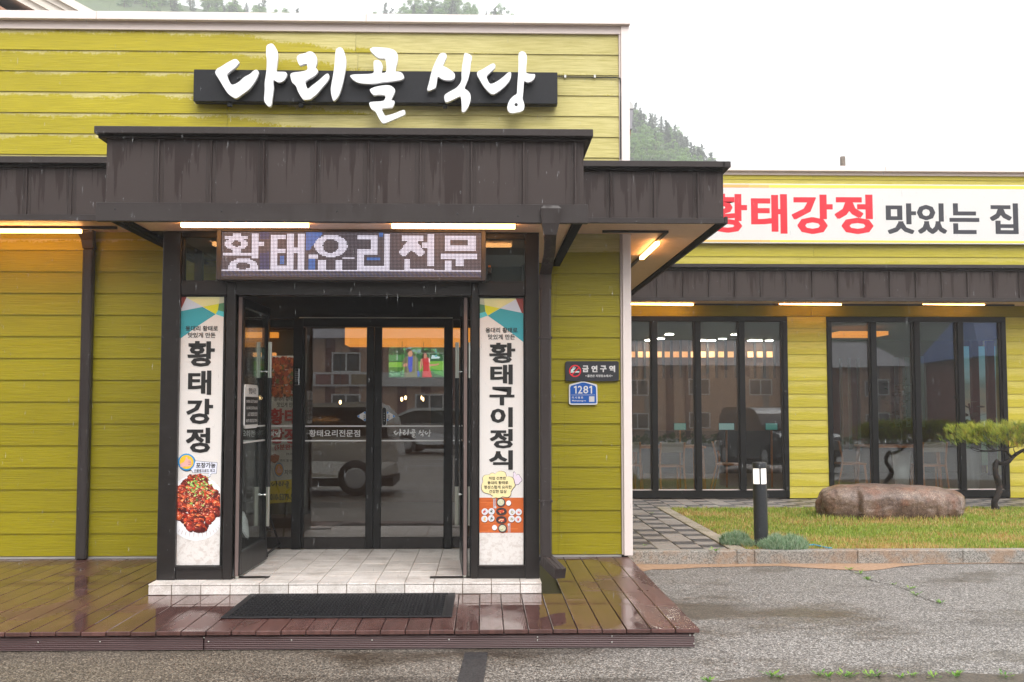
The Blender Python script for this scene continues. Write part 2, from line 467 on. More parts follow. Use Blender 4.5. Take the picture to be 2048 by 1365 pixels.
COVE = M('cove_glow', (1, .6, .2), .5, emit=.45, ecol=(1, .33, .03))
COVE2 = M('cove_glow_soft', (1, .6, .3), .5, emit=.5, ecol=(1, .38, .10))
DOWNL = M('downlight_glow', (1, .9, .8), .5, emit=30., ecol=(1, .93, .82))
BULB = M('bulb_glow', (1, .8, .5), .5, emit=4., ecol=(1, .62, .28))
WOOD = M('chair_wood', srgb(196, 120, 62), .45, var=.2, vs=30)
# ------------------------------------------------------------------ key distances (metres; X along the wall, Y away from the street, Z up)
ZD, YDF = 0.12, 6.66            # deck top, deck front edge
YS, ZS = 7.94, 0.20             # tiled step front, its top
YP = 8.12                       # porch front frame
YW = 9.87                       # main wall face
XC = 1.345                      # right-hand corner of the main block
YWW, ZP = 16.1, 0.115           # wing wall face, paving level
XL = -6.2                       # where the main block runs out of the frame on the left
ZSOF = 3.085                    # low canopy soffit
E2 = 0.004

# ------------------------------------------------------------------ ground
MB().add([(-620, -330, 0), (620, -330, 0), (620, 640, 0), (-620, 640, 0)], [(0, 1, 2, 3)]).build('ground', ASPHALT, kind='structure', label='wet speckled asphalt car park in front of the restaurant')
pt = [PZ(x, y, 0) for x, y in ((930, 1306), (976, 1306), (962, 1400), (905, 1400))]
MB().add([(v.x, v.y, E2) for v in pt], [(3, 2, 1, 0)]).build('asphalt_patch', PATCH, kind='structure', label='dark asphalt repair strip running out from under the deck')
# damp gutter strip with an uneven edge along the bottom right
ed = [(1420, 1366), (1500, 1357), (1600, 1352), (1720, 1347), (1800, 1352), (1900, 1346), (2000, 1351), (2120, 1346)]
top = [PZ(x, y, 0) for x, y in ed]
vs = [(v.x, v.y, E2) for v in top] + [(v.x - .05, v.y - .42, E2) for v in top]
n = len(top)
MB().add(vs, [(i, n + i, n + i + 1, i + 1) for i in range(n - 1)]).build('gutter_strip', speck('gutter_mud', srgb(44, 40, 36), srgb(96, 86, 74), 120, .4), kind='structure', label='dark damp strip of the road gutter')
# mud washed against the kerb
ed = [(1275, 1147), (1305, 1140), (1345, 1140), (1400, 1136), (1445, 1135), (1500, 1134), (1560, 1133), (1620, 1137), (1690, 1141), (1730, 1143), (1765, 1140), (1800, 1134), (1860, 1129), (2060, 1127)]
lo = [PZ(x, y, 0) for x, y in ed]
vs = [(v.x, v.y, E2) for v in lo] + [(v.x, 10.24, E2) for v in lo]
n = len(lo)
MB().add(vs, [(i, i + 1, n + i + 1, n + i) for i in range(n - 1)]).build('mud_strip', MUD, kind='structure', label='orange brown mud washed along the foot of the kerb')

# kerb stones along the front of path and lawn
YK = 10.2
kerb = thing('kerb', 'grey concrete kerb along the front of the lawn and path', 'kerb'); kerb['kind'] = 'structure'; del kerb['category']
xs = [1.30, P(1474, 1110, YK).x, P(1509, 1110, YK).x, 3.55, 4.56, 5.57, 6.58, 7.6, 8.6, 9.6]
for a, b in zip(xs, xs[1:]):
    box('kerb_stone', a + .0015, b - .0015, YK, YK + .13, -.05, ZP + .012, KERB, kerb, .008)
# flush edging between path and lawn
edg = thing('path_edging', 'row of flush concrete edging blocks between path and lawn', 'edging'); edg['kind'] = 'structure'; del edg['category']
xe = P(1474, 1105, YK).x
y = YK + .135
while y < 14.55:
    box('edging_block', xe - .02, xe + .13, y, y + .495, ZP - .1, ZP + .006, EDGING, edg, .006); y += .5
# pavers, light and dark in turn
pave = thing('path', 'checked path of light and dark grey pavers beside the lawn', 'path'); pave['kind'] = 'structure'; del pave['category']
S = .228
lay = MB(); lay.box(XC - .3, 10.5, YK + .13, YWW + .1, -.05, ZP - .022); lay.build('sand_bed', GROUT, pave)
me = {}
for nm, mt in (('l', PAVER_L), ('d', PAVER_D)):
    me[nm] = MB().box(0, S - .006, 0, S - .006, -.05, 0, 0, .006).mesh('paver', mt)
rest = MB(); cnt = 0
x0 = xe - .025 - 5 * S
j = 0; y = YK + .133
while y < YWW - .05:
    for i in range(0, 38):
        x = x0 + i * S
        if y < 14.6 and i >= 5: break
        if x > 9.6: break
        k = 'l' if (i + j) % 2 == 0 or random.random() < .10 else 'd'
        dz = random.uniform(-.002, .002)
        if x + S > P(2060, 1000, y).x + .5: continue
        if cnt < 298:
            link('paver', me[k], pave, loc=(x, y, ZP + dz)); cnt += 1
        else:
            rest.box(x, x + S - .006, y, y + S - .006, ZP - .05, ZP + dz, 0 if k == 'l' else 1)
    y += S; j += 1
if rest.v: rest.build('paver_rows', [PAVER_L, PAVER_D], pave, kind='stuff')
# lawn soil
MB().box(xe + .132, 12, YK + .132, 14.6, -.05, ZP - .004).build('lawn', SOIL, kind='structure', label='lawn bed behind the kerb')

# ------------------------------------------------------------------ timber deck
deck = thing('deck', 'wet brown composite timber deck along the restaurant front', 'deck'); deck['kind'] = 'structure'; del deck['category']
XDR = 1.331
TH = .026
random.seed(3)
pitch = .1505
i = 0; x1 = XDR
while x1 > XL + .3:
    x0 = x1 - pitch + .005
    under = x1 > -2.43 and x0 < .44
    yend = YS - .004 if under else YW - .012
    cuts = [YDF]
    if not under:
        c1 = YDF + random.uniform(.5, 2.2)
        if random.random() < .8: cuts.append(c1)
        if random.random() < .3: cuts.append(c1 + .8)
    cuts = [c for c in cuts if c < yend - .15] + [yend]
    for a, b in zip(cuts, cuts[1:]):
        dz = random.uniform(-.0012, .0012)
        MB().box(x0, x1, a + (.002 if a > YDF else random.uniform(-.004, .004)), b - .002, ZD - TH + dz, ZD + dz, 0, .003).build('plank', DECK, deck)
    x1 -= pitch; i += 1
box('substructure', XL + .2, XDR - .05, YDF + .08, YW - .03, .0, ZD - TH - .004, BLACK, deck)
fx = [XL + .2, P(408, 1288, YDF + .03).x, -1.0, XDR - .024]
fx = [XL + .2, P(408, 1288, YDF + .03).x, XDR - .024]
for a, b in zip(fx, fx[1:]):
    box('fascia_board', a + .003, b - .003, YDF + .022, YDF + .044, .004, ZD - TH - .006, FASCIA, deck, .003)
box('fascia_board', XDR - .046, XDR - .024, YDF + .046, YW - .02, .004, ZD - TH - .006, FASCIA, deck, .003)
scr = MB().lathe([(0, 0), (.0055, 0), (.0045, -.0018), (0, -.002)], (0, 0, 0), 8, ax='y').mesh('screw', STEEL)
for px, py in ((200, 1284), (408, 1276), (417, 1284), (583, 1281), (744, 1281), (898, 1280), (1075, 1281), (1075, 1275), (1380, 1271), (1388, 1271), (1388, 1288), (1224, 1273), (1224, 1285), (76, 1285)):
    p = P(px, py, YDF + .0215); link('screw', scr, deck, loc=p)

# ------------------------------------------------------------------ tiled step and porch floor
step = thing('tiled_step', 'raised porch floor of speckled white tiles with a low tiled riser', 'step'); step['kind'] = 'structure'; del step['category']
XSL, XSR = -2.42, .432
box('bed', XSL + .012, XSR - .012, YS + .012, YW + .1, .02, ZS - .01, GROUT, step)
TW = (XSR - XSL) / 14.0
tj = P(577, 1160, YS).x
k0 = math.floor((XSL - tj) / .2105)
xsj = [XSL] + [tj + .2105 * k for k in range(-6, 12) if XSL + .03 < tj + .2105 * k < XSR - .03] + [XSR]
yj = [YS, YS + .135]
while yj[-1] < YW - .05: yj.append(min(yj[-1] + .2105, YW - .012))
for a, b in zip(xsj, xsj[1:]):
    box('tile', a + .003, b - .003, YS, YS + .012, ZD + .002, ZS - .016, TILE, step, .002)
    for c, d in zip(yj, yj[1:]):
        dz = random.uniform(-.0008, .0008)
        box('tile', a + .0025, b - .0025, c + (.0 if c == YS else .002), d - .002, ZS - .012, ZS + dz, TILE, step, .0018)
for x in (XSL, XSR - .012):
    for c, d in zip(yj[1:], yj[2:]):
        box('tile', x, x + .012, c, d - .004, ZD + .002, ZS - .014, TILE, step, .002)

# ------------------------------------------------------------------ standing seam canopies
def canopy(parent, name, x0, x1, yb, yf, zs, zcap, zcapb, zpan, zgt, zgb, ribs, capx=.05, guty=.03, gx=(0, 0), left=True, right=True):
    """metal-clad eave: box yb..yf with cap, panels between ribs, gutter and underside of planks"""
    root = link(name, None, parent)
    box('core', x0 + .01, x1 - .01, yf + .014, yb, zs + .006, zpan - .01, SOFFIT_GAP, root)
    rs = [x0] + [r for r in ribs if x0 < r < x1] + [x1]
    for a, b in zip(rs, rs[1:]):
        box('panel', a + .002, b - .002, yf, yf + .012, zgt - .02, zpan, METAL, root, .002)
    for r in rs[1:-1]:
        box('rib', r - .006, r + .006, yf - .022, yf - .0005, zgt + .001, zpan - .008, METAL, root, .002)
    for r in rs[1:-1]:
        for o_ in (-.034, .03): box('seam', r + o_ - .0016, r + o_ + .0016, yf - .003, yf - .0004, zgt + .001, zpan - .008, METAL2, root)
    if left: box('panel', x0 - .002, x0 + .008, yf + .014, yb, zgt - .02, zpan, METAL, root)
    if right: box('panel', x1 - .008, x1 + .002, yf + .014, yb, zgt - .02, zpan, METAL, root)
    cx0, cx1 = x0 - (capx if left else 0), x1 + (capx if right else 0)
    box('cap', cx0, cx1, yf - .075, yb, zcapb, zcap, METAL2, root, .004)
    box('cap_fillet', cx0 + capx * .5, cx1 - capx * .5, yf - .042, yb, zpan + .002, zcapb - .022, METAL2, root, .004)
    box('cap_fillet', cx0 + capx * .2, cx1 - capx * .2, yf - .022, yb, zcapb - .02, zcapb - .002, SOFFIT_GAP, root)
    box('gutter', x0 - gx[0], x1 + gx[1], yf - guty, yf - .002, zgb, zgt, METAL2, root, .003)
    return root

# ------------------------------------------------------------------ main block
main = thing('restaurant_building', 'yellow green clapboard restaurant block with white roof edge behind the deck', 'building')
ZTOP = 5.06
# solid wall behind the boards, pierced by the doorway
w = MB()
w.box(XL, XSL + .02, YW + .035, YW + .2, 0, ZTOP)
w.box(.40, XC - .02, YW + .035, YW + .2, 0, ZTOP)
w.box(XSL + .02, .40, YW + .035, YW + .2, 2.5, ZTOP)
w.build('wall', INT_DARK, main)
sw = MB(); sw.box(XC - .2, XC - .02, YW + .201, YWW + 6, 0, ZTOP); sw.build('side_wall', SID_LOW, main)
box('roof', XL, XC - .02, YW + .202, YWW + 6, ZTOP - .3, ZTOP - .05, CONCRETE, main)
box('floor', XL, XC - .21, YW + .202, YWW + 6, .05, .2, INT_FLOOR, main)
box('back_wall', XL, XC - .21, YWW - 1.4, YWW - 1.2, .2, 3.4, INT_WALL, main)
box('ceiling', XL, XC - .21, YW + .202, YWW - 1.41, 2.72, 2.8, INT_CEIL, main)
box('left_wall', XL - .2, XL - .002, YW + .035, YWW + 6, 0, ZTOP, CONCRETE, main)
# lap boards: upper courses, then lower courses
zup = [P(0, y, YW).z for y in (59.1, 99.9, 141.4, 183.5, 225, 267.2, 309.4)]
zup = [4.975 - .2065 * k for k in range(7)]
a, b = P(0, 59.1, YW).z, P(0, 309.4, YW).z
zup = [a + (b - a) * k / 6 for k in range(7)]
z = zup[-1]
pit = (a - b) / 6
zl = 2.909
courses = []
zt = zup[0] + .16
edges_ = [zt] + zup
zz = zup[-1]
while zz - pit > zl + .1: zz -= pit; edges_.append(zz)
edges_.append(zl)
zlow = [zl - .1975 * k for k in range(1, 15)]
zlow[-1] = ZD + .022
def lap(name, x0, x1, zb, zt, yf, mt, parent, tilt=.011):
    """one lapped board: thicker at its lower edge"""
    t = .012
    ov = .02
    prof = [(yf - tilt - t * .1, zb), (yf - .001, zt + ov), (yf + .012, zt + ov), (yf + .012 - tilt, zb)]
    vs = [(x0, y, z) for y, z in prof] + [(x1, y, z) for y, z in prof]
    return MB().add(vs, [(3, 2, 1, 0), (4, 5, 6, 7), (0, 1, 5, 4), (1, 2, 6, 5), (2, 3, 7, 6), (3, 0, 4, 7)]).build(name, mt, parent)
XB1 = XC - P(1262, 700, YW).x + P(1237, 700, YW).x
XB1 = P(1238, 300, YW).x
xj = [P(456, 160, YW).x, P(711, 160, YW).x]
for k in range(len(edges_) - 1):
    zt_, zb_ = edges_[k], edges_[k + 1]
    up = zb_ > 3.3
    if up:
        j_ = [xj[0], xj[1]][k % 2]
        if k in (2, 5): j_ = xj[0] + (1.2 if k == 2 else 0)
        segs = [(XL, j_ - .0015), (j_ + .0015, XB1)]
    else: segs = [(XL, -2.5), (-2.497, XB1)]
    for s0, s1 in segs: lap('siding_board', s0, s1, zb_ + .003, zt_, YW, SID_UP, main)
prev = zl
for k, zb_ in enumerate(zlow):
    for s0, s1 in ((XL, XSL + .03), (.38, XB1)):
        lap('siding_board', s0, s1, zb_ + .003, prev, YW, SID_LOW, main)
    prev = zb_
# white corner trim and roof edge
xt0, xt1, xt2 = XB1 + .001, P(1245, 760, YW).x, P(1262, 760, YW).x
box('corner_trim', xt1, xt2, YW - .045, YW + .1, ZD + .014, 5.04, TRIM, main, .004)
box('corner_trim', xt0, xt1 - .001, YW - .026, YW + .034, ZD + .02, 5.02, TRIM_SHADED, main, .003)
ztc, zbc = P(1200, 32.5, YW - .08).z, P(1200, 48.6, YW - .08).z
xs = [XL, P(199, 30, YW).x, P(734, 40, YW).x, P(1261, 40, YW - .08).x]
for a, b in zip(xs, xs[1:]): box('roof_cap', a + .0015, b - .0015, YW - .085, YW + .35, zbc, ztc, TRIM, main, .004)
box('cap_under', XL, xt2 - .01, YW - .03, YW + .03, zbc - .075, zbc - .001, TRIM_SHADED, main)
box('base_flashing', XL, XSL, YW - .004, YW + .03, ZD + .001, ZD + .02, CONCRETE, main)
box('base_flashing', .44, xt0, YW - .004, YW + .03, ZD + .001, ZD + .02, CONCRETE, main)
# low canopies: left run, and the right one that wraps round the corner back to the wing
YCF = 9.24
ztl, zcl = 3.615, 3.57
xr = [P(54.5 + 89.3 * k, 380, YCF).x for k in range(-14, 8)]
XFL = P(212, 330, 7.45).x
cl = canopy(main, 'left_canopy', XL, XFL + .6, YW - .02, YCF, ZSOF, P(0, 312.5, YCF - .07).z, P(0, 326, YCF - .07).z, P(0, 332, YCF - .04).z, P(0, 428.5, YCF - .03).z, ZSOF - .012, xr, left=False, right=False)
XRC = P(1447, 400, YCF).x
xr = [P(x, 390, YCF).x for x in (1221, 1308, 1395)]
cr_ = canopy(main, 'right_canopy', .2, XRC, YW - .02, YCF, ZSOF, P(1300, 322, YCF - .07).z, P(1300, 334, YCF - .07).z, P(1300, 341, YCF - .04).z, P(1300, 436, YCF - .03).z, ZSOF - .012, xr, left=False, right=False)
for a, b, y0, y1 in ((XC + .02, XRC, YW - .018, 15.45),):
    box('core', a, b - .012, y0, y1, ZSOF + .004, 3.50, SOFFIT_GAP, cr_)
    box('cap', a, b + .052, y0, y1, P(1300, 334, YCF - .07).z, P(1300, 322, YCF - .07).z, METAL2, cr_, .004)
    yy = YCF + .014
    while yy < y1:
        box('panel', b - .01, b + .002, yy + .002, min(yy + .37, y1), ZSOF + .04, 3.53, METAL, cr_); yy += .37
    box('gutter', b + .003, b + .03, YCF - .028, y1, ZSOF - .012, ZSOF + .05, METAL2, cr_, .003)
    box('edge_strip', b - .07, b + .001, YCF, y1, ZSOF - .018, ZSOF + .002, EDGE_D, cr_)
box('cap', XRC - .02, XRC + .052, YCF - .075, YW - .019, P(1300, 334, YCF - .07).z, P(1300, 322, YCF - .07).z, METAL2, cr_, .004)
# soffit planks: strips running along X, laid in rows back from the front edge
def soffit(parent, x0, x1, y0, y1, z, w=.1, alongx=True):
    a = y0 if alongx else x0; e = y1 if alongx else x1
    while a < e - .01:
        b = min(a + w, e)
        if alongx: box('soffit_plank', x0, x1, a + .002, b - .002, z - .008, z + .002, SOFFIT, parent, .002)
        else: box('soffit_plank', a + .002, b - .002, y0, y1, z - .008, z + .002, SOFFIT, parent, .002)
        a = b
soffit(cl, XL, -2.66, YCF + .004, YW - .022, ZSOF, .1, False)
soffit(cr_, .74, XRC - .072, YCF + .004, YW - .05, ZSOF)
soffit(cr_, XC + .03, XRC - .072, YW - .048, 15.4, ZSOF)

# ------------------------------------------------------------------ wing
wing = thing('restaurant_wing', 'set back yellow green wing with two dark framed window walls', 'building')
XW1 = 10.6
w1 = (1.42, P(1576, 800, YWW).x); w2 = (P(1655, 800, YWW).x, P(2014, 800, YWW).x)
zwt, zwb = P(1500, 634, YWW).z, ZP + .02
w = MB()
for a, b in ((XC, w1[0]), (w1[1], w2[0]), (w2[1], XW1)): w.box(a, b, YWW + .035, YWW + .2, 0, 5.0)
for a, b in (w1, w2): w.box(a, b, YWW + .035, YWW + .2, zwt, 5.0)
w.build('wall', INT_DARK, wing)
zw = [P(2030, y, YWW).z for y in (632.5, 659.2, 685.1, 710.9, 736.5, 763, 789.4, 814.6, 840.5, 867, 893.1, 919.2, 946, 972.2, 999)]
pw = (zw[0] - zw[-1]) / 14
tops = [zw[0] + pw] + [zw[0] - pw * k for k in range(15)]
for t, b in zip(tops, tops[1:]):
    b = max(b, ZP + .01)
    if t > zwt + .02:
        segs = [(XC + .0, P(1622, 620, YWW).x - .0015), (P(1622, 620, YWW).x + .0015, XW1)]
        if b < zwt:
            for s0, s1 in ((w1[1] + .002, w2[0] - .002), (w2[1] + .002, XW1)): lap('siding_board', s0, s1, b + .003, zwt - .018, YWW + .0005, SID_WING, wing)
            b = zwt + .003
    else: segs = [(w1[1] + .002, w2[0] - .002), (w2[1] + .002, XW1)]
    for s0, s1 in segs: lap('siding_board', s0, s1, b + .003, t, YWW, SID_LOW if t > zwt else SID_WING, wing)
zu = [P(1500, y, YWW).z for y in (353, 361)]
zt = P(1460, 344, YWW).z; zb0 = 3.5
zz = zt + .02; k = 0
zl_ = [P(1500, 359.5, YWW).z - pw * q_ for q_ in range(12)]
pv = zt + .05
for b in zl_:
    if b < 3.45: break
    j_ = P(1627 if k % 2 == 0 else 1600, 510, YWW).x
    for s0, s1 in ((XC, j_ - .0015), (j_ + .0015, XW1)): lap('siding_board', s0, s1, b + .003, pv, YWW, SID_WING, wing)
    pv = b; k += 1
lap('siding_board', XC, XW1, 3.2, pv, YWW, SID_WING, wing)
ztc, zbc = P(1800, 333, YWW - .09).z, P(1800, 343.5, YWW - .09).z
xs = [XC + .0, P(1766, 338, YWW).x, XW1]
for a, b in zip(xs, xs[1:]): box('roof_cap', a + .0015, b - .0015, YWW - .1, YWW + .4, zbc, ztc, TRIM, wing, .004)
box('cap_under', XC, XW1, YWW - .04, YWW + .03, zbc - .05, zbc - .001, TRIM_SHADED, wing)
YWF = 15.5
zcw = P(1700, 529, YWF - .06).z
xr = [P(1314 + 51.7 * k_, 565, YWF).x for k_ in range(-1, 20)]
ZSW = 3.03
cw = canopy(wing, 'wing_canopy', XC + .02, XW1, YWW - .02, YWF, ZSW, zcw, P(1700, 536, YWF - .06).z, P(1700, 541, YWF - .04).z, P(1700, 595, YWF - .03).z, P(1700, 603, YWF - .03).z, xr, left=False, right=False)
soffit(cw, XC + .03, XW1, YWF + .004, YWW - .03, ZSW, .1)
box('roof', XC, XW1, YWW + .202, YWW + 8, 4.7, 4.95, CONCRETE, wing)
box('floor', XC, XW1, YWW + .202, YWW + 8, .02, ZP, INT_FLOOR, wing)
box('ceiling', XC, XW1, YWW + .202, YWW + 7.6, 2.9, 2.96, INT_CEIL, wing)
box('back_wall', XC, XW1, YWW + 6.4, YWW + 6.6, ZP, 2.9, INT_WALL, wing)
box('end_wall', XW1, XW1 + .2, YWW + .035, YWW + 8, 0, 5.0, SID_WING, wing)
# window walls: frame, mullions, panes
def window_wall(x0, x1, xm, label):
    f = link('window', None, wing); f['label'] = label
    y0, y1 = YWW - .03, YWW + .09
    ft = .075
    box('frame', x0, x1, y0, y1, zwt - ft, zwt, FRAME_D, f, .004)
    box('frame', x0, x1, y0, y1, zwb, zwb + .11, FRAME_D, f, .004)
    for a, b in ((x0, x0 + ft), (x1 - ft, x1)): box('frame', a, b, y0, y1, zwb + .111, zwt - ft - .001, FRAME_D, f, .004)
    for m in xm: box('mullion', m - .045, m + .045, y0 - .01, y1, zwb + .111, zwt - ft - .001, FRAME_D, f, .004)
    e = [x0 + ft] + xm + [x1 - ft]
    for k_, (a, b) in enumerate(zip(e, e[1:])):
        a += 0 if k_ == 0 else .045; b -= 0 if k_ == len(e) - 2 else .045
        til = .009 + random.uniform(-.001, .001)
        h = zwt - ft - zwb - .11
        zc_ = (zwt - ft + zwb + .11) / 2
        bd = MB()
        for s_ in (0, .012):
            pass
        yc = YWW + .02
        v = []
        tw = random.uniform(-.0015, .0015)
        for dy in (0, .01):
            for (xx, zz_) in ((a, zwb + .11), (b, zwb + .11), (b, zwt - ft), (a, zwt - ft)):
                v.append((xx, yc + dy - til * (zz_ - zc_) * -1 + tw * (xx - (a + b) / 2), zz_))
        bd.add(v, [(0, 1, 2, 3), (7, 6, 5, 4), (0, 4, 5, 1), (1, 5, 6, 2), (2, 6, 7, 3), (3, 7, 4, 0)])
        bd.build('pane', GLASS_WIN, f)
        box('bead', a, b, yc - .012, yc - .004, zwb + .111, zwb + .125, TRIM_SHADED, f)
        box('bead', b - .02, b, yc - .03, yc - .012, zwb + .126, zwt - ft - .002, FRAME, f)
    return f
window_wall(w1[0], w1[1], [P(x, 800, YWW).x for x in (1309, 1396, 1484)], 'window wall nearer the main block')
window_wall(w2[0], w2[1], [P(x, 800, YWW).x for x in (1748, 1835, 1922)], 'window wall behind the boulder and pine')
SEAL = M('brush_seal', srgb(112, 96, 92), .7)
# ------------------------------------------------------------------ entrance porch
porch = thing('entrance_porch', 'dark aluminium glazed entrance porch with open doors on the tiled step', 'porch', (0, 0, 0))
def X_(px, Y=YP, y=800): return P(px, y, Y).x
def Z_(py, Y=YP, x=700): return P(x, py, Y).z
# px columns measured at mid height (y=800)
xa0, xa1 = X_(320.5), X_(357)          # left outer post
xb0, xb1 = X_(450), X_(468)            # left inner post
xc0, xc1 = X_(943), X_(956.5)          # right inner post
xd0, xd1 = X_(1050.5), X_(1078.5)      # right outer post
ZPT = 2.80
YB = YP + .09
box('post', xa0, xa1, YP - .01, YB + .02, ZS + .001, ZPT, FRAME, porch, .004)
box('post', xb0, xb1, YP, YB, ZS + .001, Z_(566), FRAME, porch, .004)
box('post', xc0, xc1, YP, YB, ZS + .001, Z_(566), FRAME, porch, .004)
box('post', xd0, xd1, YP - .01, YB + .02, ZS + .001, ZPT, FRAME, porch, .004)
zb1, zb0 = Z_(564), Z_(591)            # beam at door head height
box('beam', xa1 + .001, xb0 - .001, YP + .004, YB, zb0, zb1, FRAME, porch, .003)
box('beam', xb1 + .001, xc0 - .001, YP + .002, YB, zb0, zb1, FRAME, porch, .003)
box('beam', xc1 + .001, xd0 - .001, YP + .004, YB, zb0, zb1, FRAME, porch, .003)
box('beam', xa1 + .001, xd0 - .001, YP + .01, YB, ZPT - .04, ZPT, FRAME_D, porch)
# transom lights beside the LED board
for a, b in ((xa1 + .002, X_(437)), (X_(968), xd0 - .002)):
    t = link('transom_window', None, porch)
    box('pane', a + .012, b, YP + .045, YP + .053, zb1 + .012, ZPT - .042, GLASS_LEAF, t)
    box('frame', a, a + .012, YP + .03, YB, zb1 + .001, ZPT - .041, FRAME, t)
    box('frame', a + .0125, b, YP + .03, YB, zb1 + .001, zb1 + .012, FRAME, t)
# low rails below the light boxes
for a, b in ((xa1 + .001, xb0 - .001), (xc1 + .001, xd0 - .001)):
    box('rail', a, b, YP + .004, YB, ZS + .001, Z_(1137), FRAME, porch, .003)
    box('rail', a, b, YP - .006, YB, Z_(1137) + .0005, Z_(1132.5), STEEL if False else FRAME, porch, .002)
# side walls, ceiling
for x, nm in ((xa0 + .01, 'l'), (xd1 - .07, 'r')):
    s = link('side_panel', None, porch)
    box('post', x, x + .06, YW - .14, YW - .04, ZS + .001, ZPT, FRAME, s)
    box('post', x, x + .06, YB + .75, YB + .82, ZS + .001, ZPT, FRAME, s)
    box('rail', x + .002, x + .058, YB + .021, YW - .141, ZS + .001, ZS + .11, FRAME, s)
    box('rail', x + .002, x + .058, YB + .021, YW - .141, zb0, zb1, FRAME, s)
    box('pane', x + .025, x + .033, YB + .021, YW - .141, ZS + .111, zb0 - .001, GLASS_LEAF, s)
    box('pane', x + .025, x + .033, YB + .021, YW - .141, zb1 + .001, ZPT - .031, GLASS_LEAF, s)
box('ceiling', xa1 - .06, xd0 + .05, YB + .02, YW - .03, ZPT - .03, ZPT - .004, INT_CEIL, porch)
# the canopy over the porch: fascia of standing seam panels
YC = 7.43
XPL, XPR = X_(212, YC, 330), X_(1167, YC, 330)
zc = [P(690, y, YC - .075).z for y in (255.2, 269.6)] + [P(690, 277.5, YC - .04).z, P(690, 407, YC - .05).z, P(690, 444.5, YC - .05).z]
ribs = [X_(x, YC, 340) for x in (318, 423, 528, 632, 737, 841, 943, 1047, 1150)]
ZPS = 2.812
pc = canopy(porch, 'porch_canopy', XPL, XPR, YW - .02, YC, ZPS, zc[0], zc[1], zc[2], zc[3], zc[4], ribs, capx=.062, guty=.05, gx=(.045, .026))
for x0, x1 in ((XPL - .003, XPL + .06), (XPR - .06, XPR + .003)):
    box('edge_strip', x0, x1, YC + .016, YW - .03, ZPS - .035, ZPS + .05, EDGE_D, pc)
box('edge_strip', xa0 - .14, xa0 - .1, YC + .016, YW - .03, ZPS - .03, ZPS - .008, EDGE_D, pc)
soffit(pc, XPL + .062, xa0 - .142, YC + .004, YW - .04, ZPS)
soffit(pc, xa0 - .098, XPR - .062, YC + .004, YP - .012, ZPS)
soffit(pc, xd1 + .003, XPR - .062, YP - .01, YW - .04, ZPS)
# roof of the porch canopy
box('roof_sheet', XPL + .01, XPR - .01, YC + .02, YW - .02, zc[2] - .008, zc[2], METAL2, pc)
scr2 = MB().lathe([(0, 0), (.006, 0), (.004, -.003), (0, -.003)], (0, 0, 0), 8, ax='y').mesh('screw', BLACK)
for px, py in ((230, 418), (443, 423), (674, 423), (915, 428), (1036, 432)):
    link('screw', scr2, pc, loc=P(px, py, YC - .052))

# ------------------------------------------------------------------ swing doors, both standing open into the porch
def leaf(hx, hy, ang, w, label, sgn):
    """door leaf hinged at (hx,hy); local x runs from the hinge to the free edge"""
    d = link('door', None, porch, loc=(hx, hy, 0), rotz=ang); d['label'] = label
    z0, z1 = ZS + .02, zb0 - .012
    t = .02
    fm = MB()
    fm.box(0, .062, -t, t, z0, z1, 0, .003); fm.box(w - .062, w, -t, t, z0, z1, 0, .003)
    fm.box(.0625, w - .0625, -t, t, z0, z0 + .17, 0, .003); fm.box(.0625, w - .0625, -t, t, z1 - .07, z1, 0, .003)
    fm.build('frame', FRAME_D, d)
    box('pane', .0625, w - .0625, -.005, .005, z0 + .1705, z1 - .0705, GLASS_LEAF, d)
    for zz in (Z_(852, 8.9), Z_(881, 8.9)):
        box('stripe', .064, w - .064, -.0065, -.0052, zz - .006, zz + .006, PRINT_W, d)
        box('stripe', .064, w - .064, .0052, .0065, zz - .006, zz + .006, PRINT_W, d)
    for s in (-1, 1):
        h = link('handle', None, d)
        y = s * .047
        x = w - .1
        zt_, zb_ = Z_(684, 8.9), Z_(1054, 8.9)
        zm1, zm0 = Z_(756, 8.9), Z_(975, 8.9)
        MB().tube([(x, y, zm1), (x, y, zt_)], .016, 12).build('bar_end', STEEL, h)
        MB().tube([(x, y, zm0), (x, y, zm1)], .0175, 12).build('grip', RUBBER, h)
        MB().tube([(x, y, zb_), (x, y, zm0)], .016, 12).build('bar_end', STEEL, h)
        for zz in (Z_(743, 8.9), Z_(991, 8.9)):
            MB().lathe([(.006, 0), (.006, .012), (.011, .014), (.011, .024), (.007, .026), (.007, .031)], (x, 0, zz), 10, ax='y').build('bracket', CHROME, h) if s > 0 else \
                MB().lathe([(.006, 0), (.006, -.012), (.011, -.014), (.011, -.024), (.007, -.026), (.007, -.031)], (x, 0, zz), 10, ax='y').build('bracket', CHROME, h)
    MB().tube([(.0, 0, ZS + .001), (.0, 0, z0 + .001)], .02, 10).build('pivot', STEEL, d)
    MB().box(-.012, -.001, -.012, .012, z0, z1).build('edge_seal', SEAL, d)
    return d
HL = (X_(473.5, YP + .04, 1100), YP + .05)
ld = leaf(HL[0], HL[1], R(90 - 1.5), .90, 'left door leaf standing open with an opening hours notice', 1)
HR = (X_(930.5, YP + .04, 900), YP + .05)
rd = leaf(HR[0], HR[1], R(90 + 2.6), .90, 'right door leaf standing open', -1)
box('jamb', xb1 + .001, HL[0] - .035, YP + .02, YB, ZS + .001, zb0 - .001, FRAME_D, porch)
box('jamb', HR[0] + .035, xc0 - .001, YP + .02, YB, ZS + .001, zb0 - .001, FRAME_D, porch)
for a, b in ((476, 538), (860, 940)):
    p = PZ(a, 1156, ZS); q = PZ(b, 1156, ZS)
    box('floor_plate', p.x, q.x, p.y - .035, p.y + .045, ZS + .001, ZS + .006, STEEL if False else FRAME, porch, .001)

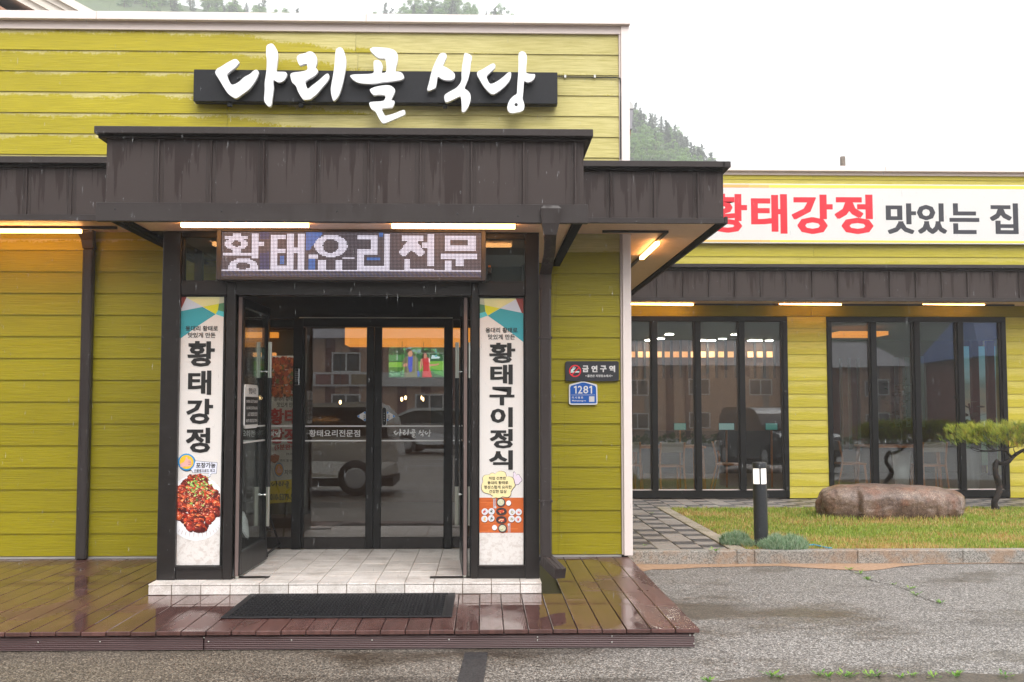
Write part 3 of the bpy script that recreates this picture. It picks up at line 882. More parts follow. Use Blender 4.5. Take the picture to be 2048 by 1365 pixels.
# notice of opening hours on the left leaf (its face looks into the doorway, seen at a slant)
nt = thing('hours_notice', 'white and black opening hours notice stuck on the left open glass door', 'notice')
HM = Matrix.Translation((HL[0], HL[1], 0)) @ Matrix.Rotation(R(90 - 1.5), 4, 'Z')
nt.matrix_world = HM
# in the leaf's frame x runs into the porch and the face towards the doorway is -y
def leafx(px, y):            # photo column -> distance along the leaf
    lo, hi = 0.0, .9
    for _ in range(40):
        m = (lo + hi) / 2; wpt = HM @ Vector((m, -.02, 1.5)); v = wpt - EYE
        if CX + F_PX * v.dot(RT) / v.dot(FW) < px: lo = m
        else: hi = m
    return lo
n0, n1 = leafx(487.5, 800), leafx(514, 800)
yn = -.028
def nz(py, x): 
    wpt = HM @ Vector((x, yn, 0)); return P(500, py, wpt.y).z
za, zbm = nz(770, (n0 + n1) / 2), nz(857, (n0 + n1) / 2)
MB().prism(chaikin([(n0, zbm), (n1, zbm), (n1, za), (n0, za)], 2, .08), yn, yn + .012).build('board', PRINT_W, nt)
zk = za - (za - zbm) * .28
box('panel', n0 + .012, n1 - .012, yn - .002, yn, zbm + .03, zk, PRINT_K, nt)
def nw(s, x0, x1, zc_, h, mt):
    return writing('lettering', s, mt, nt, (x0, yn - .003, zc_ - h / 2), (1, 0, 0), (0, 0, 1), x1 - x0, h, .012)
wd = n1 - n0
nw('영업시간', n0 + wd * .25, n1 - wd * .2, za - (za - zk) * .5, (za - zk) * .5, PRINT_K)
hh = (zk - zbm - .03)
for k, s in enumerate(('OPEN 오전 08:00', 'CLOSE 오후 06:00', 'LAST ORDER 05:30', '매주 화요일 휴무')):
    nw(s, n0 + wd * (.08 if k != 2 else .2), n1 - wd * .08, zk - hh * (.16 + .235 * k), hh * .13, PRINT_W)

# ------------------------------------------------------------------ inner automatic door in the main wall
ad = link('automatic_door', None, main); ad['label'] = 'dark framed glass sliding doors at the back of the porch'
YI = YW
def XI(px, y=850): return P(px, y, YI).x
def ZI(py): return P(750, py, YI).z
zl0, zl1 = ZS + .004, ZI(639)
box('header', XSL + .03, .39, YI - .03, YI + .1, zl1, 2.62, FRAME_D, ad)
box('header', XI(598), XI(905), YI - .05, YI - .031, ZI(655), ZI(637), FRAME_D, ad, .003)
box('head_trim', XI(598), XI(905), YI - .058, YI - .0505, ZI(638), ZI(636), STEEL, ad)
PO = [(587, 606), (889, 905)]
for a, b in PO: box('post', XI(a), XI(b), YI - .06, YI + .08, zl0, zl1 - .001, FRAME_D, ad, .003)
def glazed(nm, px0, px1, y0, z1, st=(0, 0), lab=None, rail=(1098, 1074), toprail=0.0, gl=GLASS_DOOR, tilt=0.0):
    g = link(nm, None, ad)
    if lab: g['label'] = lab
    x0, x1 = XI(px0), XI(px1); a, b = x0 + st[0], x1 - st[1]
    if st[0]: box('stile', x0, a, y0 - .02, y0 + .02, zl0, z1, FRAME_D, g, .003)
    if st[1]: box('stile', b, x1, y0 - .02, y0 + .02, zl0, z1, FRAME_D, g, .003)
    zr = ZI(rail[1])
    box('rail', a + .001, b - .001, y0 - .018, y0 + .018, zl0, zr, FRAME, g, .003)
    if toprail: box('rail', a + .001, b - .001, y0 - .018, y0 + .018, z1 - toprail, z1, FRAME_D, g, .003)
    zt_ = z1 - toprail - .001
    v = []
    for dy in (-.004, .004):
        for xx, zz in ((a, zr + .001), (b, zr + .001), (b, zt_), (a, zt_)): v.append((xx, y0 + dy + tilt * (zz - 1.2), zz))
    MB().add(v, [(0, 1, 2, 3), (7, 6, 5, 4), (0, 4, 5, 1), (1, 5, 6, 2), (2, 6, 7, 3), (3, 7, 4, 0)]).build('pane', gl, g)
    return g, a, b
gl1, a1, b1 = glazed('sliding_leaf', 606, 748, YI - .02, ZI(656), (.022, .068), 'left sliding glass leaf')
gl2, a2, b2 = glazed('sliding_leaf', 748.6, 889, YI - .02, ZI(656), (.068, .006), 'right sliding glass leaf')
gs1, a3, b3 = glazed('side_light', 475, 587, YI + .01, zl1 - .002, (.0, .005), 'left fixed side light')
box('mullion', XI(524), XI(534), YI - .05, YI + .05, zl0, zl1 - .001, FRAME_D, ad)
gs2, a4, b4 = glazed('side_light', 905, 975, YI + .01, zl1 - .002, (.0, .0), 'right fixed side light')
box('wall_fill', XSL + .03, XI(474), YI - .04, YI + .03, ZS + .004, zl1 - .001, FRAME_D, ad)
box('wall_fill', XI(976), .39, YI - .04, YI + .03, ZS + .004, zl1 - .001, FRAME_D, ad)
# white stripes and writing on the glass
for g, a, b, yy in ((gl1, a1, b1, YI - .026), (gl2, a2, b2, YI - .026), (gs1, a3, b3, YI + .004), (gs2, a4, b4, YI + .004)):
    for py in (852.5, 881.5):
        box('stripe', a + .002, b - .002, yy - .001, yy, ZI(py + 1.4), ZI(py - 1.2), PRINT_W, g)
wpx('lettering', '황태요리전문점', PRINT_W, gl1, (618, 860, 720, 874), YI - .027, .016)
kp = thing('keypad', 'narrow black keypad on the post left of the sliding doors', 'keypad')
box('plate', XI(590.5), XI(599.5), YI - .068, YI - .0605, ZI(771), ZI(738), CHROME, kp, .002)
box('cover', XI(591.5), XI(598.5), YI - .072, YI - .0685, ZI(770), ZI(739), BLACK, kp, .002)
for r in range(6):
    for c in range(2):
        px, py = 593.5 + 3 * c, 745 + 3.6 * r
        box('key', XI(px - .5), XI(px + .5), YI - .0735, YI - .0722, ZI(py + .5), ZI(py - .5), PRINT_W, kp)
# triangular touch stickers and the call button
BLUE = flat(40, 130, 205)
def tri_sticker(pts, blue, lab):
    t = thing('touch_sticker', lab, 'sticker')
    y = YI - .0255
    MB().prism(chaikin(pxpoly(pts, y), 1, .1), y - .0015, y).build('sheet', PRINT_W, t)
    for bl in blue: MB().prism(pxpoly(bl, y), y - .0022, y - .0016).build('corner', BLUE, t)
    return t
t1 = tri_sticker([(713, 833), (731.5, 822), (731.5, 844)], [[(714.5, 833), (719, 830), (719, 836)], [(727, 825.5), (731, 823), (731, 829)], [(727, 840.5), (731, 843), (731, 837)]], 'small white and blue triangular touch sticker left of the door gap')
writing('lettering', '자동문', PRINT_K, t1, P(730, 841, YI - .028), (0, 0, 1), (-1, 0, 0), .05, .014, .01)
t2 = tri_sticker([(792, 833), (773.5, 822), (773.5, 844)], [[(790.5, 833), (786, 830), (786, 836)], [(778, 825.5), (774, 823), (774, 829)], [(778, 840.5), (774, 843), (774, 837)]], 'small white and blue triangular touch sticker right of the door gap')
writing('lettering', '자동문', PRINT_K, t2, P(779, 841, YI - .028), (0, 0, 1), (-1, 0, 0), .05, .014, .01)
bt = thing('door_button', 'slim oval black push button strip on the right sliding glass', 'button')
ov = [(x, y) for x, y in ell(768.5, 819.5, 4.2, 4.2, 10, math.pi, 2 * math.pi)] + [(x, y) for x, y in ell(768.5, 847, 4.2, 4.2, 10, 0, math.pi)]
MB().prism(pxpoly(ov, YI - .027), YI - .036, YI - .0245).build('case', FRAME_D, bt)
ov2 = [(768.5 + (x - 768.5) * 1.18, 833 + (y - 833) * 1.03) for x, y in ov]
MB().prism(pxpoly(ov2, YI - .027), YI - .030, YI - .0246).build('rim', PRINT_W, bt)
for py in (827, 832, 837, 842): MB().prism(pxpoly(ell(768.5, py, .8, .8, 8), YI - .036), YI - .0372, YI - .0361).build('dot', PRINT_W, bt)

# ------------------------------------------------------------------ rain pipes
def pipe_mb(w, d, x, y, z0, z1):
    m = MB(); m.box(x - w / 2, x + w / 2, y - d, y, z0, z1, 0, .012)
    for k in (-.25, .25): m.box(x + k * w - .002, x + k * w + .002, y - d - .003, y - d + .002, z0 + .01, z1 - .01)
    return m
def strip(pts, w, d):
    """flattened pipe following (x, y, z, width) stations"""
    m = MB(); vs = []
    for x, y, z, ww in pts: vs += [(x - ww / 2, y, z), (x + ww / 2, y, z), (x + ww / 2, y + d, z), (x - ww / 2, y + d, z)]
    n = len(pts)
    m.add(vs, [(4 * i + k, 4 * (i + 1) + k, 4 * (i + 1) + (k + 1) % 4, 4 * i + (k + 1) % 4) for i in range(n - 1) for k in range(4)], 0)
    m.add(vs[:4], [(0, 1, 2, 3)]); m.add(vs[-4:], [(3, 2, 1, 0)])
    return m
dl = thing('downpipe', 'dark brown rain pipe on the wall left of the porch', 'downpipe')
yl = YW - .1
xl_ = P(168, 800, yl).x
wl = P(180, 800, yl).x - P(158.5, 800, yl).x
zt1, zt2 = P(170, 497, yl).z, P(170, 480, yl).z
pipe_mb(wl, .075, xl_, YW - .025, ZD + .002, zt1).build('pipe', METAL2, dl)
strip([(xl_, yl, zt1 + .0, wl), (xl_ - .004, yl - .02, zt2, wl * 1.08), (xl_ - .012, yl - .05, P(170, 466, yl).z, wl * 1.42), (xl_ - .012, yl - .05, ZSOF - .003, wl * 1.45)], wl, .085).build('funnel', METAL2, dl)
dr = thing('downpipe', 'dark brown rain pipe with flared head and kicked out shoe right of the porch', 'downpipe')
yr = 8.0
xr_ = P(1091.5, 800, yr).x; wr = P(1103, 800, yr).x - P(1080, 800, yr).x
pipe_mb(wr, .08, xr_, yr + .08, P(1090, 1118, yr).z, P(1090, 570, yr).z).build('pipe', METAL2, dr)
for py in (675.5, 1003): box('clip', xr_ - wr / 2 - .004, xr_ + wr / 2 + .006, yr - .006, yr + .082, P(1090, py + 2, yr).z, P(1090, py - 2, yr).z, METAL2, dr)
strip([(xr_, yr, P(1090, 578, yr).z, wr * 1.03), (xr_, yr - .005, P(1090, 549, yr).z, wr * 1.03), (P(1096, 530, 7.8).x, 7.86, P(1096, 530, 7.86).z, wr), (P(1100, 505, 7.6).x, 7.62, P(1100, 505, 7.62).z, wr * .95), (P(1100.5, 480, 7.45).x, 7.43, P(1100, 480, 7.43).z, wr * .93), (P(1101, 470, 7.35).x, 7.36, P(1101, 470, 7.36).z, wr * 1.0)], wr, .08).build('offset_bend', METAL2, dr)
yh = YC - .062
strip([(P(1101, 472, yh).x, yh + .01, P(1101, 472, yh).z, P(1113, 470, yh).x - P(1089, 470, yh).x), (P(1101, 447, yh).x, yh - .012, P(1101, 447, yh).z, P(1119, 447, yh).x - P(1083.5, 447, yh).x), (P(1102, 418, yh).x, yh - .02, P(1102, 418, yh).z, P(1123, 418, yh).x - P(1081, 418, yh).x), (P(1102, 412, yh).x, yh - .012, P(1102, 412, yh).z, P(1117, 412, yh).x - P(1088, 412, yh).x)], wr, .065).build('funnel', METAL2, dr)
m1, m2 = P(1094, 1114, yr), PZ(1122, 1152, ZD + .03)
sh = link('shoe', None, dr)
a = Vector((xr_, yr + .04, P(1090, 1121, yr).z)); b = Vector((P(1120, 1145, 7.85).x, 7.83, P(1117, 1147, 7.85).z))
MB().bar(a, b, wr * 1.02, .075).build('elbow', METAL2, sh)
for k in (-.2, .2):
    o = (b - a).normalized().cross(Vector((0, 0, 1))).normalized() * (wr * k)
    MB().bar(a + o + Vector((0, -.03, .03)), b + o + Vector((0, -.03, .03)), .003, .012).build('seam', METAL, sh)
# ------------------------------------------------------------------ name sign: black box with five raised white brush letters
def sc_(pts, ox, oy, k): return [(ox + x / k, oy + y / k) for x, y in pts]
LET = {}
LET['da'] = [sc_([(80, 560), (120, 490), (175, 465), (290, 390), (400, 333), (440, 327), (475, 345), (495, 385), (480, 412), (430, 470), (300, 570), (285, 600), (300, 660), (330, 720), (370, 768), (420, 760), (500, 715), (575, 640), (690, 580), (730, 535), (775, 510), (810, 515), (830, 555), (800, 650), (740, 750), (660, 850), (560, 920), (450, 1000), (400, 985), (300, 915), (215, 780), (145, 660)], 420, 80, 8.531),
             sc_([(958, 110), (985, 80), (1040, 60), (1075, 70), (1115, 120), (1145, 190), (1158, 250), (1145, 400), (1120, 540), (1180, 545), (1290, 547), (1312, 575), (1300, 635), (1265, 690), (1215, 722), (1165, 727), (1120, 705), (1088, 680), (1075, 730), (1085, 830), (1060, 1000), (1045, 1110), (1015, 1145), (970, 1115), (930, 1060), (920, 1010), (935, 850), (930, 740), (950, 620), (965, 500), (970, 350), (957, 270)], 420, 80, 8.531)]
LET['ri'] = [sc_([(243, 390), (260, 335), (300, 305), (420, 280), (480, 250), (530, 240), (590, 260), (640, 310), (665, 370), (672, 440), (660, 520), (628, 590), (660, 598), (690, 640), (675, 690), (630, 745), (560, 790), (440, 855), (420, 880), (435, 950), (470, 1028), (500, 1020), (560, 965), (700, 860), (830, 740), (880, 708), (915, 715), (930, 760), (915, 830), (860, 910), (760, 1020), (690, 1110), (640, 1165), (585, 1200), (530, 1250), (440, 1258), (385, 1258), (330, 1190), (270, 1080), (225, 955), (150, 900), (130, 850), (108, 750), (120, 710), (170, 685), (300, 672), (400, 655), (470, 630), (470, 560), (455, 495), (380, 515), (310, 540), (275, 490)], 570, 80, 10.5),
             sc_([(1060, 230), (1085, 180), (1130, 157), (1175, 157), (1225, 200), (1255, 290), (1280, 400), (1280, 520), (1250, 720), (1215, 900), (1170, 1060), (1120, 1190), (1030, 1288), (1000, 1260), (970, 1150), (958, 1040), (980, 900), (1010, 740), (1030, 600), (1045, 440)], 570, 80, 10.5)]
LET['gol'] = [sc_([(393, 155), (410, 135), (460, 115), (560, 120), (690, 130), (790, 160), (840, 215), (850, 270), (845, 340), (820, 420), (805, 508), (870, 510), (920, 535), (950, 590), (940, 625), (880, 650), (760, 665), (600, 680), (470, 705), (330, 705), (230, 695), (150, 660), (95, 605), (75, 575), (130, 555), (250, 553), (380, 550), (465, 535), (460, 440), (457, 350), (480, 325), (540, 322), (580, 355), (605, 410), (600, 460), (575, 535), (660, 525), (668, 450), (660, 370), (645, 298), (590, 300), (530, 290), (460, 235)], 690, 80, 8.029),
              sc_([(393, 800), (430, 775), (520, 745), (640, 727), (710, 728), (760, 750), (803, 790), (800, 840), (770, 900), (735, 970), (790, 975), (798, 1000), (775, 1060), (755, 1085), (690, 1090), (585, 1100), (605, 1150), (640, 1222), (700, 1210), (820, 1170), (930, 1125), (960, 1130), (970, 1170), (965, 1200), (900, 1230), (760, 1290), (620, 1350), (585, 1320), (540, 1250), (490, 1150), (440, 1125), (405, 1085), (385, 1020), (400, 1000), (480, 992), (570, 988), (625, 978), (650, 930), (650, 890), (580, 880), (520, 880), (460, 890), (420, 850)], 690, 80, 8.029)]
LET['sik'] = [sc_([(360, 210), (390, 170), (440, 155), (490, 160), (520, 190), (520, 240), (480, 320), (440, 415), (500, 430), (580, 480), (660, 540), (682, 580), (678, 630), (650, 675), (580, 692), (500, 692), (430, 670), (350, 615), (335, 660), (325, 740), (310, 820), (290, 850), (170, 900), (138, 880), (145, 840), (175, 740), (200, 620), (240, 470), (300, 330)], 840, 90, 9.75),
              sc_([(862, 170), (885, 155), (960, 180), (1015, 220), (1010, 270), (990, 330), (985, 430), (965, 560), (935, 680), (900, 760), (860, 850), (930, 890), (975, 945), (990, 1000), (985, 1080), (950, 1190), (890, 1290), (840, 1320), (812, 1290), (812, 1180), (800, 1010), (770, 1005), (680, 1050), (520, 1125), (485, 1100), (470, 1030), (480, 980), (520, 945), (600, 900), (710, 840), (780, 760), (812, 680), (808, 580), (820, 420), (845, 290)], 840, 90, 9.75)]
LET['dang'] = [sc_([(118, 525), (150, 475), (200, 460), (300, 400), (400, 340), (440, 340), (465, 370), (460, 410), (420, 455), (320, 540), (300, 570), (315, 625), (345, 690), (370, 712), (420, 705), (520, 650), (620, 570), (690, 505), (730, 492), (752, 515), (745, 590), (710, 670), (640, 750), (560, 820), (440, 900), (385, 895), (310, 830), (240, 740), (180, 640)], 940, 90, 9.1),
               sc_([(882, 165), (905, 130), (945, 115), (990, 125), (1025, 165), (1038, 220), (1035, 300), (1025, 400), (1020, 510), (1060, 525), (1120, 533), (1180, 530), (1188, 570), (1165, 620), (1120, 665), (1060, 685), (1020, 675), (985, 650), (978, 730), (970, 860), (955, 980), (975, 1030), (992, 1100), (985, 1160), (960, 1200), (900, 1225), (840, 1232), (770, 1248), (720, 1235), (690, 1195), (676, 1140), (690, 1070), (730, 990), (790, 930), (855, 895), (858, 800), (868, 640), (880, 500), (885, 300)], 940, 90, 9.1)]
HOLE = sc_(ell(840, 1090, 30, 30, 10), 940, 90, 9.1)
ns = thing('name_sign', 'black sign box with big white raised brush script letters above the entrance', 'sign')
YBX = YW - .135
xl0, xl1 = P(387, 172, YBX).x, P(1115, 172, YBX).x
zb_, zt_ = P(750, 205.5, YBX).z, P(750, 142, YBX).z
box('sign_box', xl0, xl1, YBX, YW - .03, zb_, zt_, SIGN_BLACK, ns, .004)
YLF = YBX - .075
for k in ('da', 'ri', 'gol', 'sik', 'dang'):
    m = MB()
    for pts in LET[k]: m.prism(pxpoly(chaikin(pts, 2, .2), YLF), YLF, YLF + .05, 0, 1, True)
    if k == 'dang':
        q = pxpoly(HOLE, YLF); m.prism(q, YLF - .0005, YLF + .001, 2)
    for pts in LET[k]:                             # stand-off pins
        for i in (len(pts) // 5, len(pts) * 3 // 5):
            cx_ = sum(p[0] for p in pts) / len(pts); cy_ = min(200, max(150, sum(p[1] for p in pts) / len(pts)))
        m.box(P(cx_, cy_, YLF).x - .01, P(cx_, cy_, YLF).x + .01, YLF + .0505, YBX - .001, P(cx_, cy_, YLF).z - .01, P(cx_, cy_, YLF).z + .01, 2)
    m.build('letter', [LETTER_W, LETTER_W, BLACK], ns)
for px in (457, 600, 890):
    box('bracket', P(px, 210, YBX).x - .02, P(px, 210, YBX).x + .02, YBX + .03, YBX + .07, zb_ - .035, zb_ - .001, BLACK, ns, .003)
cb = thing('sign_cable', 'black sign cable clipped along the top right clapboard and down the corner', 'cable')
MB().tube([P(1115, 154, YW - .016), P(1150, 154.5, YW - .016), P(1190, 155, YW - .016), P(1232, 155.5, YW - .018), P(1240, 157, YW - .034), P(1242, 170, YW - .034), P(1241.5, 240, YW - .034), P(1241.5, 318, YW - .034)], .006, 6).build('cable', RUBBER, cb)
for px in (1130, 1189): box('clip', P(px - 2, 150, YW).x, P(px + 2, 150, YW).x, YW - .03, YW - .012, P(px, 157.5, YW).z, P(px, 152, YW).z, STEEL, cb)

# ------------------------------------------------------------------ LED message board
YLED = YP - .13
led = thing('led_board', 'lit LED message board with white dot characters over the doors', 'sign')
lx0, lx1 = P(432.5, 510, YLED).x, P(972, 510, YLED).x
lz0, lz1 = P(700, 561, YLED).z, P(700, 459, YLED).z
sx0, sx1 = P(442, 510, YLED).x, P(962.3, 510, YLED).x
sz0, sz1 = P(700, 553.5, YLED).z, P(700, 464.5, YLED).z
CASE = M('led_case', srgb(62, 60, 64), .4, bump=.04, bs=200)
box('case', lx0, sx0, YLED, YP - .001, lz0, lz1, CASE, led, .004)
box('case', sx1, lx1, YLED, YP - .001, lz0, lz1, CASE, led, .004)
box('case', sx0 + .0005, sx1 - .0005, YLED, YP - .001, lz0, sz0, CASE, led, .004)
box('case', sx0 + .0005, sx1 - .0005, YLED, YP - .001, sz1, lz1, CASE, led, .004)
FACE = M('led_face', srgb(38, 35, 39), .6)
box('screen', sx0, sx1, YLED + .022, YLED + .06, sz0, sz1, FACE, led)
NC, NR = 192, 32
cw_, ch_ = (sx1 - sx0) / NC, (sz1 - sz0) / NR
def inpoly(x, y, pg):
    r = False
    for i in range(len(pg)):
        (x1, y1), (x2, y2) = pg[i], pg[i - 1]
        if (y1 > y) != (y2 > y) and x < (x2 - x1) * (y - y1) / (y2 - y1) + x1: r = not r
    return r
RA = [(295, 128, 410, 172), (168, 168, 508, 218), (285, 360, 405, 402), (145, 400, 660, 455), (568, 130, 665, 480), (660, 250, 745, 302),
      (845, 152, 940, 655), (845, 152, 1065, 205), (845, 350, 1060, 405), (845, 590, 1080, 655), (1085, 135, 1180, 655), (1245, 135, 1340, 655), (1180, 335, 1245, 405),
      (1540, 512, 1650, 655), (1795, 515, 1890, 655), (1385, 440, 1530, 500), (1890, 470, 2060, 495)]
RB = [(115, 155, 420, 210), (325, 155, 420, 415), (115, 345, 420, 415), (115, 345, 225, 640), (115, 575, 500, 640), (500, 140, 590, 645),
      (750, 160, 1050, 235), (1032, 262, 1110, 330), (1108, 150, 1220, 575), (785, 485, 870, 650), (785, 612, 1220, 650),
      (1315, 415, 1820, 487), (1525, 487, 1635, 578), (1355, 505, 1460, 650), (0, 455, 75, 475)]
LEG = [(835, 235), (965, 235), (1085, 400), (1040, 442), (985, 442), (895, 362), (800, 442), (755, 442), (708, 395)]
def state(c, r):
    xa, ya = 133 + c * 19.73 + 8, 112 + r * 19.7 + 9 + c * .10
    xb, yb = c * 19.05 - 1778 + 8, 118 + r * 19.05 + 9 + (c - 93) * .10
    if r == 27: return 2
    if r > 27: return 0 if (c * 7 + r * 3) % 5 else 1
    A = c < 100
    if A:
        if any(x0 <= xa <= x1 and y0 <= ya <= y1 for x0, y0, x1, y1 in RA): return 2
        d = math.hypot((xa - 340) / 170, (ya - 283) / 84)
        if d < 1 and math.hypot((xa - 345) / 70, (ya - 278) / 42) > 1: return 2
        if math.hypot((xa - 445) / 222, (ya - 640) / 160) < 1 and math.hypot((xa - 445) / 105, (ya - 592) / 48) > 1 and ya < 645: return 2
    if math.hypot((xa - 1718) / 240, (ya - 312) / 158) < 1:
        return 2 if math.hypot((xa - 1718) / 118, (ya - 312) / 98) > 1 else 0
    if not A:
        if any(x0 <= xb <= x1 and y0 <= yb <= y1 for x0, y0, x1, y1 in RB): return 2
        if inpoly(xb, yb, LEG): return 2
        if 1355 <= xb <= 1805 and 168 <= yb <= 372 and not (1448 <= xb <= 1697 and 225 <= yb <= 300): return 2
        if 268 <= xb <= 450 and 458 <= yb <= 505: return 3
        if 425 <= xb <= 490 and 118 <= yb <= 175: return 3
        if xb < 75 and 480 <= yb <= 610: return 3
    if A and 1350 <= xa <= 1610 and ya < 380 and xa < 1610 - (ya - 115) * .8: return 3
    if A and 1385 <= xa <= 1500 and 500 < ya < 640: return 3
    if A and 980 <= xa <= 1045 and 450 < ya < 560: return 3
    if A and 690 <= xa <= 820 and (ya < 220 or ya > 400): return 1
    return 0
LMAT = [M('led_dim', (.05, .045, .05), .5, emit=.3, ecol=(.66, .58, .70)), M('led_faint_blue', (.05, .05, .07), .5, emit=.32, ecol=(.35, .42, .95)),
        M('led_white', (.08, .08, .09), .5, emit=.66, ecol=(.90, .85, 1)), M('led_blue', (.04, .06, .1), .5, emit=.36, ecol=(.16, .36, 1))]
dots = [MB() for _ in range(2)]
for c in range(NC):
    for r in range(NR):
        st = state(c, r)
        x = sx0 + (c + .5) * cw_; z = sz1 - (r + .5) * ch_; h = .35 if st >= 2 else .22
        y = YLED + .0205
        dots[1 if st >= 2 else 0].add([(x - cw_ * h, y, z - ch_ * h), (x + cw_ * h, y, z - ch_ * h), (x + cw_ * h, y, z + ch_ * h), (x - cw_ * h, y, z + ch_ * h)], [(0, 1, 2, 3)], st)
dots[0].build('dim_dots', LMAT, led, kind='stuff')
dots[1].build('lit_dots', LMAT, led, kind='stuff')
sp = thing('spot_lamp', 'tiny black lamp on a bent wire bracket at the right end of the LED board', 'lamp')
xs_, ys_ = P(979.5, 545, YP - .03).x, YP - .03
box('body', xs_ - .015, xs_ + .015, ys_ - .03, ys_, P(979, 548, ys_).z, P(979, 536, ys_).z, BLACK, sp, .004)
MB().tube([P(979, 548, ys_), P(976, 553, ys_), P(981, 557, ys_), P(977, 561, ys_), P(983, 559, ys_), P(982, 555, ys_)], .003, 5).build('wire', RUBBER, sp)
box('hood', xs_ - .012, xs_ + .008, ys_ - .026, ys_ - .004, P(979, 536, ys_).z + .001, P(979, 532, ys_).z, WOOD, sp, .003)

# ------------------------------------------------------------------ light boxes on the porch
YV = YP + .03
def printpoly(name, pts, mt, parent, lv, Y=YV): 
    y = Y - .0012 * lv
    return MB().prism(pxpoly(pts, y), y, y + .001).build(name, mt, parent)
def lightbox(label, rect, mir):
    t = thing('light_box', label, 'light box')
    (x0t, y0), (x1t, _), (x1b, y1), (x0b, _) = rect
    q = pxpoly([(x0t, y0), (x1t, y0), (x1b, y1), (x0b, y1)], YV)
    xa, xb = (q[0][0] + q[3][0]) / 2, (q[1][0] + q[2][0]) / 2
    za, zb = q[0][1], q[3][1]
    box('panel', xa, xb, YV, YV + .04, zb, za, PANEL, t)
    box('edge', xa - .014, xa - .001, YV - .008, YV + .04, zb - .012, za + .012, FRAME_D, t)
    box('edge', xb + .001, xb + .014, YV - .008, YV + .04, zb - .012, za + .012, FRAME_D, t)
    box('edge', xa, xb, YV - .008, YV + .04, za + .001, za + .012, FRAME_D, t)
    box('edge', xa, xb, YV - .008, YV + .04, zb - .012, zb - .001, FRAME_D, t)
    # coloured facets at the top: pixel offsets in the left box, mirrored in the right one
    def X(u): return u
    f = [((234, 137), (385, 137), (265, 425), (234, 432)), ((385, 155), (700, 335), (265, 425)), ((385, 137), (1015, 137), (1000, 270), (700, 335), (385, 155)),
         ((1015, 137), (1096, 137), (1096, 255), (1000, 272)), ((700, 335), (1000, 272), (985, 400), (940, 480)), ((1000, 272), (1096, 255), (1096, 432), (985, 403)),
         ((985, 403), (1096, 432), (1096, 535), (940, 482)), ((234, 432), (265, 425), (690, 338), (940, 482), (640, 690), (222, 1000))]
    cs = [(140, 60, 58), (206, 218, 236), (232, 230, 170), (205, 205, 178), (222, 222, 40), (88, 142, 100), (84, 196, 206), (58, 160, 174)]
    for pts, c in zip(f, cs):
        w0, w1 = 234.0, 1096.0
        pp = []
        for u, v in pts:
            s = min(1, max(0, (u - w0) / (w1 - w0)))
            if mir: s = 1 - s
            pp.append((xa + (xb - xa) * s, za - (v - 137) / 9.75 * (za - zb) / (y1 - y0)))
        y = YV - .0012
        MB().prism(pp, y, y + .001).build('facet', flat(*c), t)
    return t, xa, xb, za, zb
def panel_mat():
    q = N('light_box_print'); p = q.pos
    f = q.ramp(q.noise(p, 26, 6, .7), [(.48, 0.), (.6, 1.)])
    z = q.sep(p)[2]
    lo = q.n('ShaderNodeMapRange', {0: z, 1: .62, 2: .5, 3: 0.0, 4: 1.0}).outputs[0]
    c = q.mix(q.math('MULTIPLY', q.math('MULTIPLY', f, lo), .55), srgb(226, 221, 217), srgb(190, 178, 170))
    q.base(c); q.rough(.3)
    q.set(q.b.inputs['Emission Color'], c); q.b.inputs['Emission Strength'].default_value = .0
    return q.mat
PANEL = panel_mat()
lb, lxa, lxb, lza, lzb = lightbox('tall white light box left of the doors showing red glazed food', [(359.5, 594), (448, 594), (439.5, 1131), (345, 1131)], False)
K = PRINT_K
YT = YV - .0035
wpx('lettering', '용대리 황태로', K, lb, (371, 652, 436, 662.5), YT, .018)
wpx('lettering', '맛있게 만든', K, lb, (376, 665.5, 431, 676), YT, .018)
for s, r in (('황', (375, 682.5, 429.5, 733.5)), ('태', (376, 741.5, 422.5, 790)), ('강', (372.5, 798, 426, 848.5)), ('정', (371.5, 856, 420.5, 906))):
    wpx('letter', s, K, lb, r, YT, .02, .0035)
# thumbs-up badge, price bubble
printpoly('badge', ell(374, 926, 17.5, 17.5, 28), flat(24, 30, 36), lb, 1)
printpoly('badge', ell(373, 924.5, 17, 17, 28), flat(46, 150, 214), lb, 2)
printpoly('badge', ell(373, 924.5, 14, 14, 28), flat(240, 196, 48), lb, 3)
SKIN = flat(238, 178, 168)
hand = [(361, 927), (367, 925.5), (370, 921), (371.5, 914.5), (374.5, 914), (375.2, 919.5), (382, 919.5), (382.5, 924), (382.8, 928), (381.5, 932), (376, 933.5), (369, 933.5), (364, 935), (360.5, 934)]
printpoly('hand', chaikin(hand, 1), SKIN, lb, 4)
for yy in (922.5, 926, 929.5): printpoly('finger_line', [(376.5, yy), (382, yy - .2), (382, yy + .3), (376.5, yy + .5)], flat(70, 40, 44), lb, 5)
bub = [(391, 922.5), (434, 926), (432.5, 947.5), (424, 947.5), (420, 950), (421.5, 951.5), (416, 956), (417.5, 952), (415.5, 951), (418.5, 947), (386, 945.5), (382, 939), (389, 930)]
printpoly('bubble', [((x - 410) * 1.03 + 410, (y - 938) * 1.05 + 938) for x, y in bub], flat(40, 40, 60), lb, 1)
printpoly('bubble', bub, flat(228, 230, 244), lb, 2)
wpx('lettering', '포장가능', K, lb, (392, 925.5, 431, 936.5), YV - .0045, .02)
wpx('lettering', '선물용으로도 최고', K, lb, (388, 938.5, 430, 945), YV - .0045, .012)
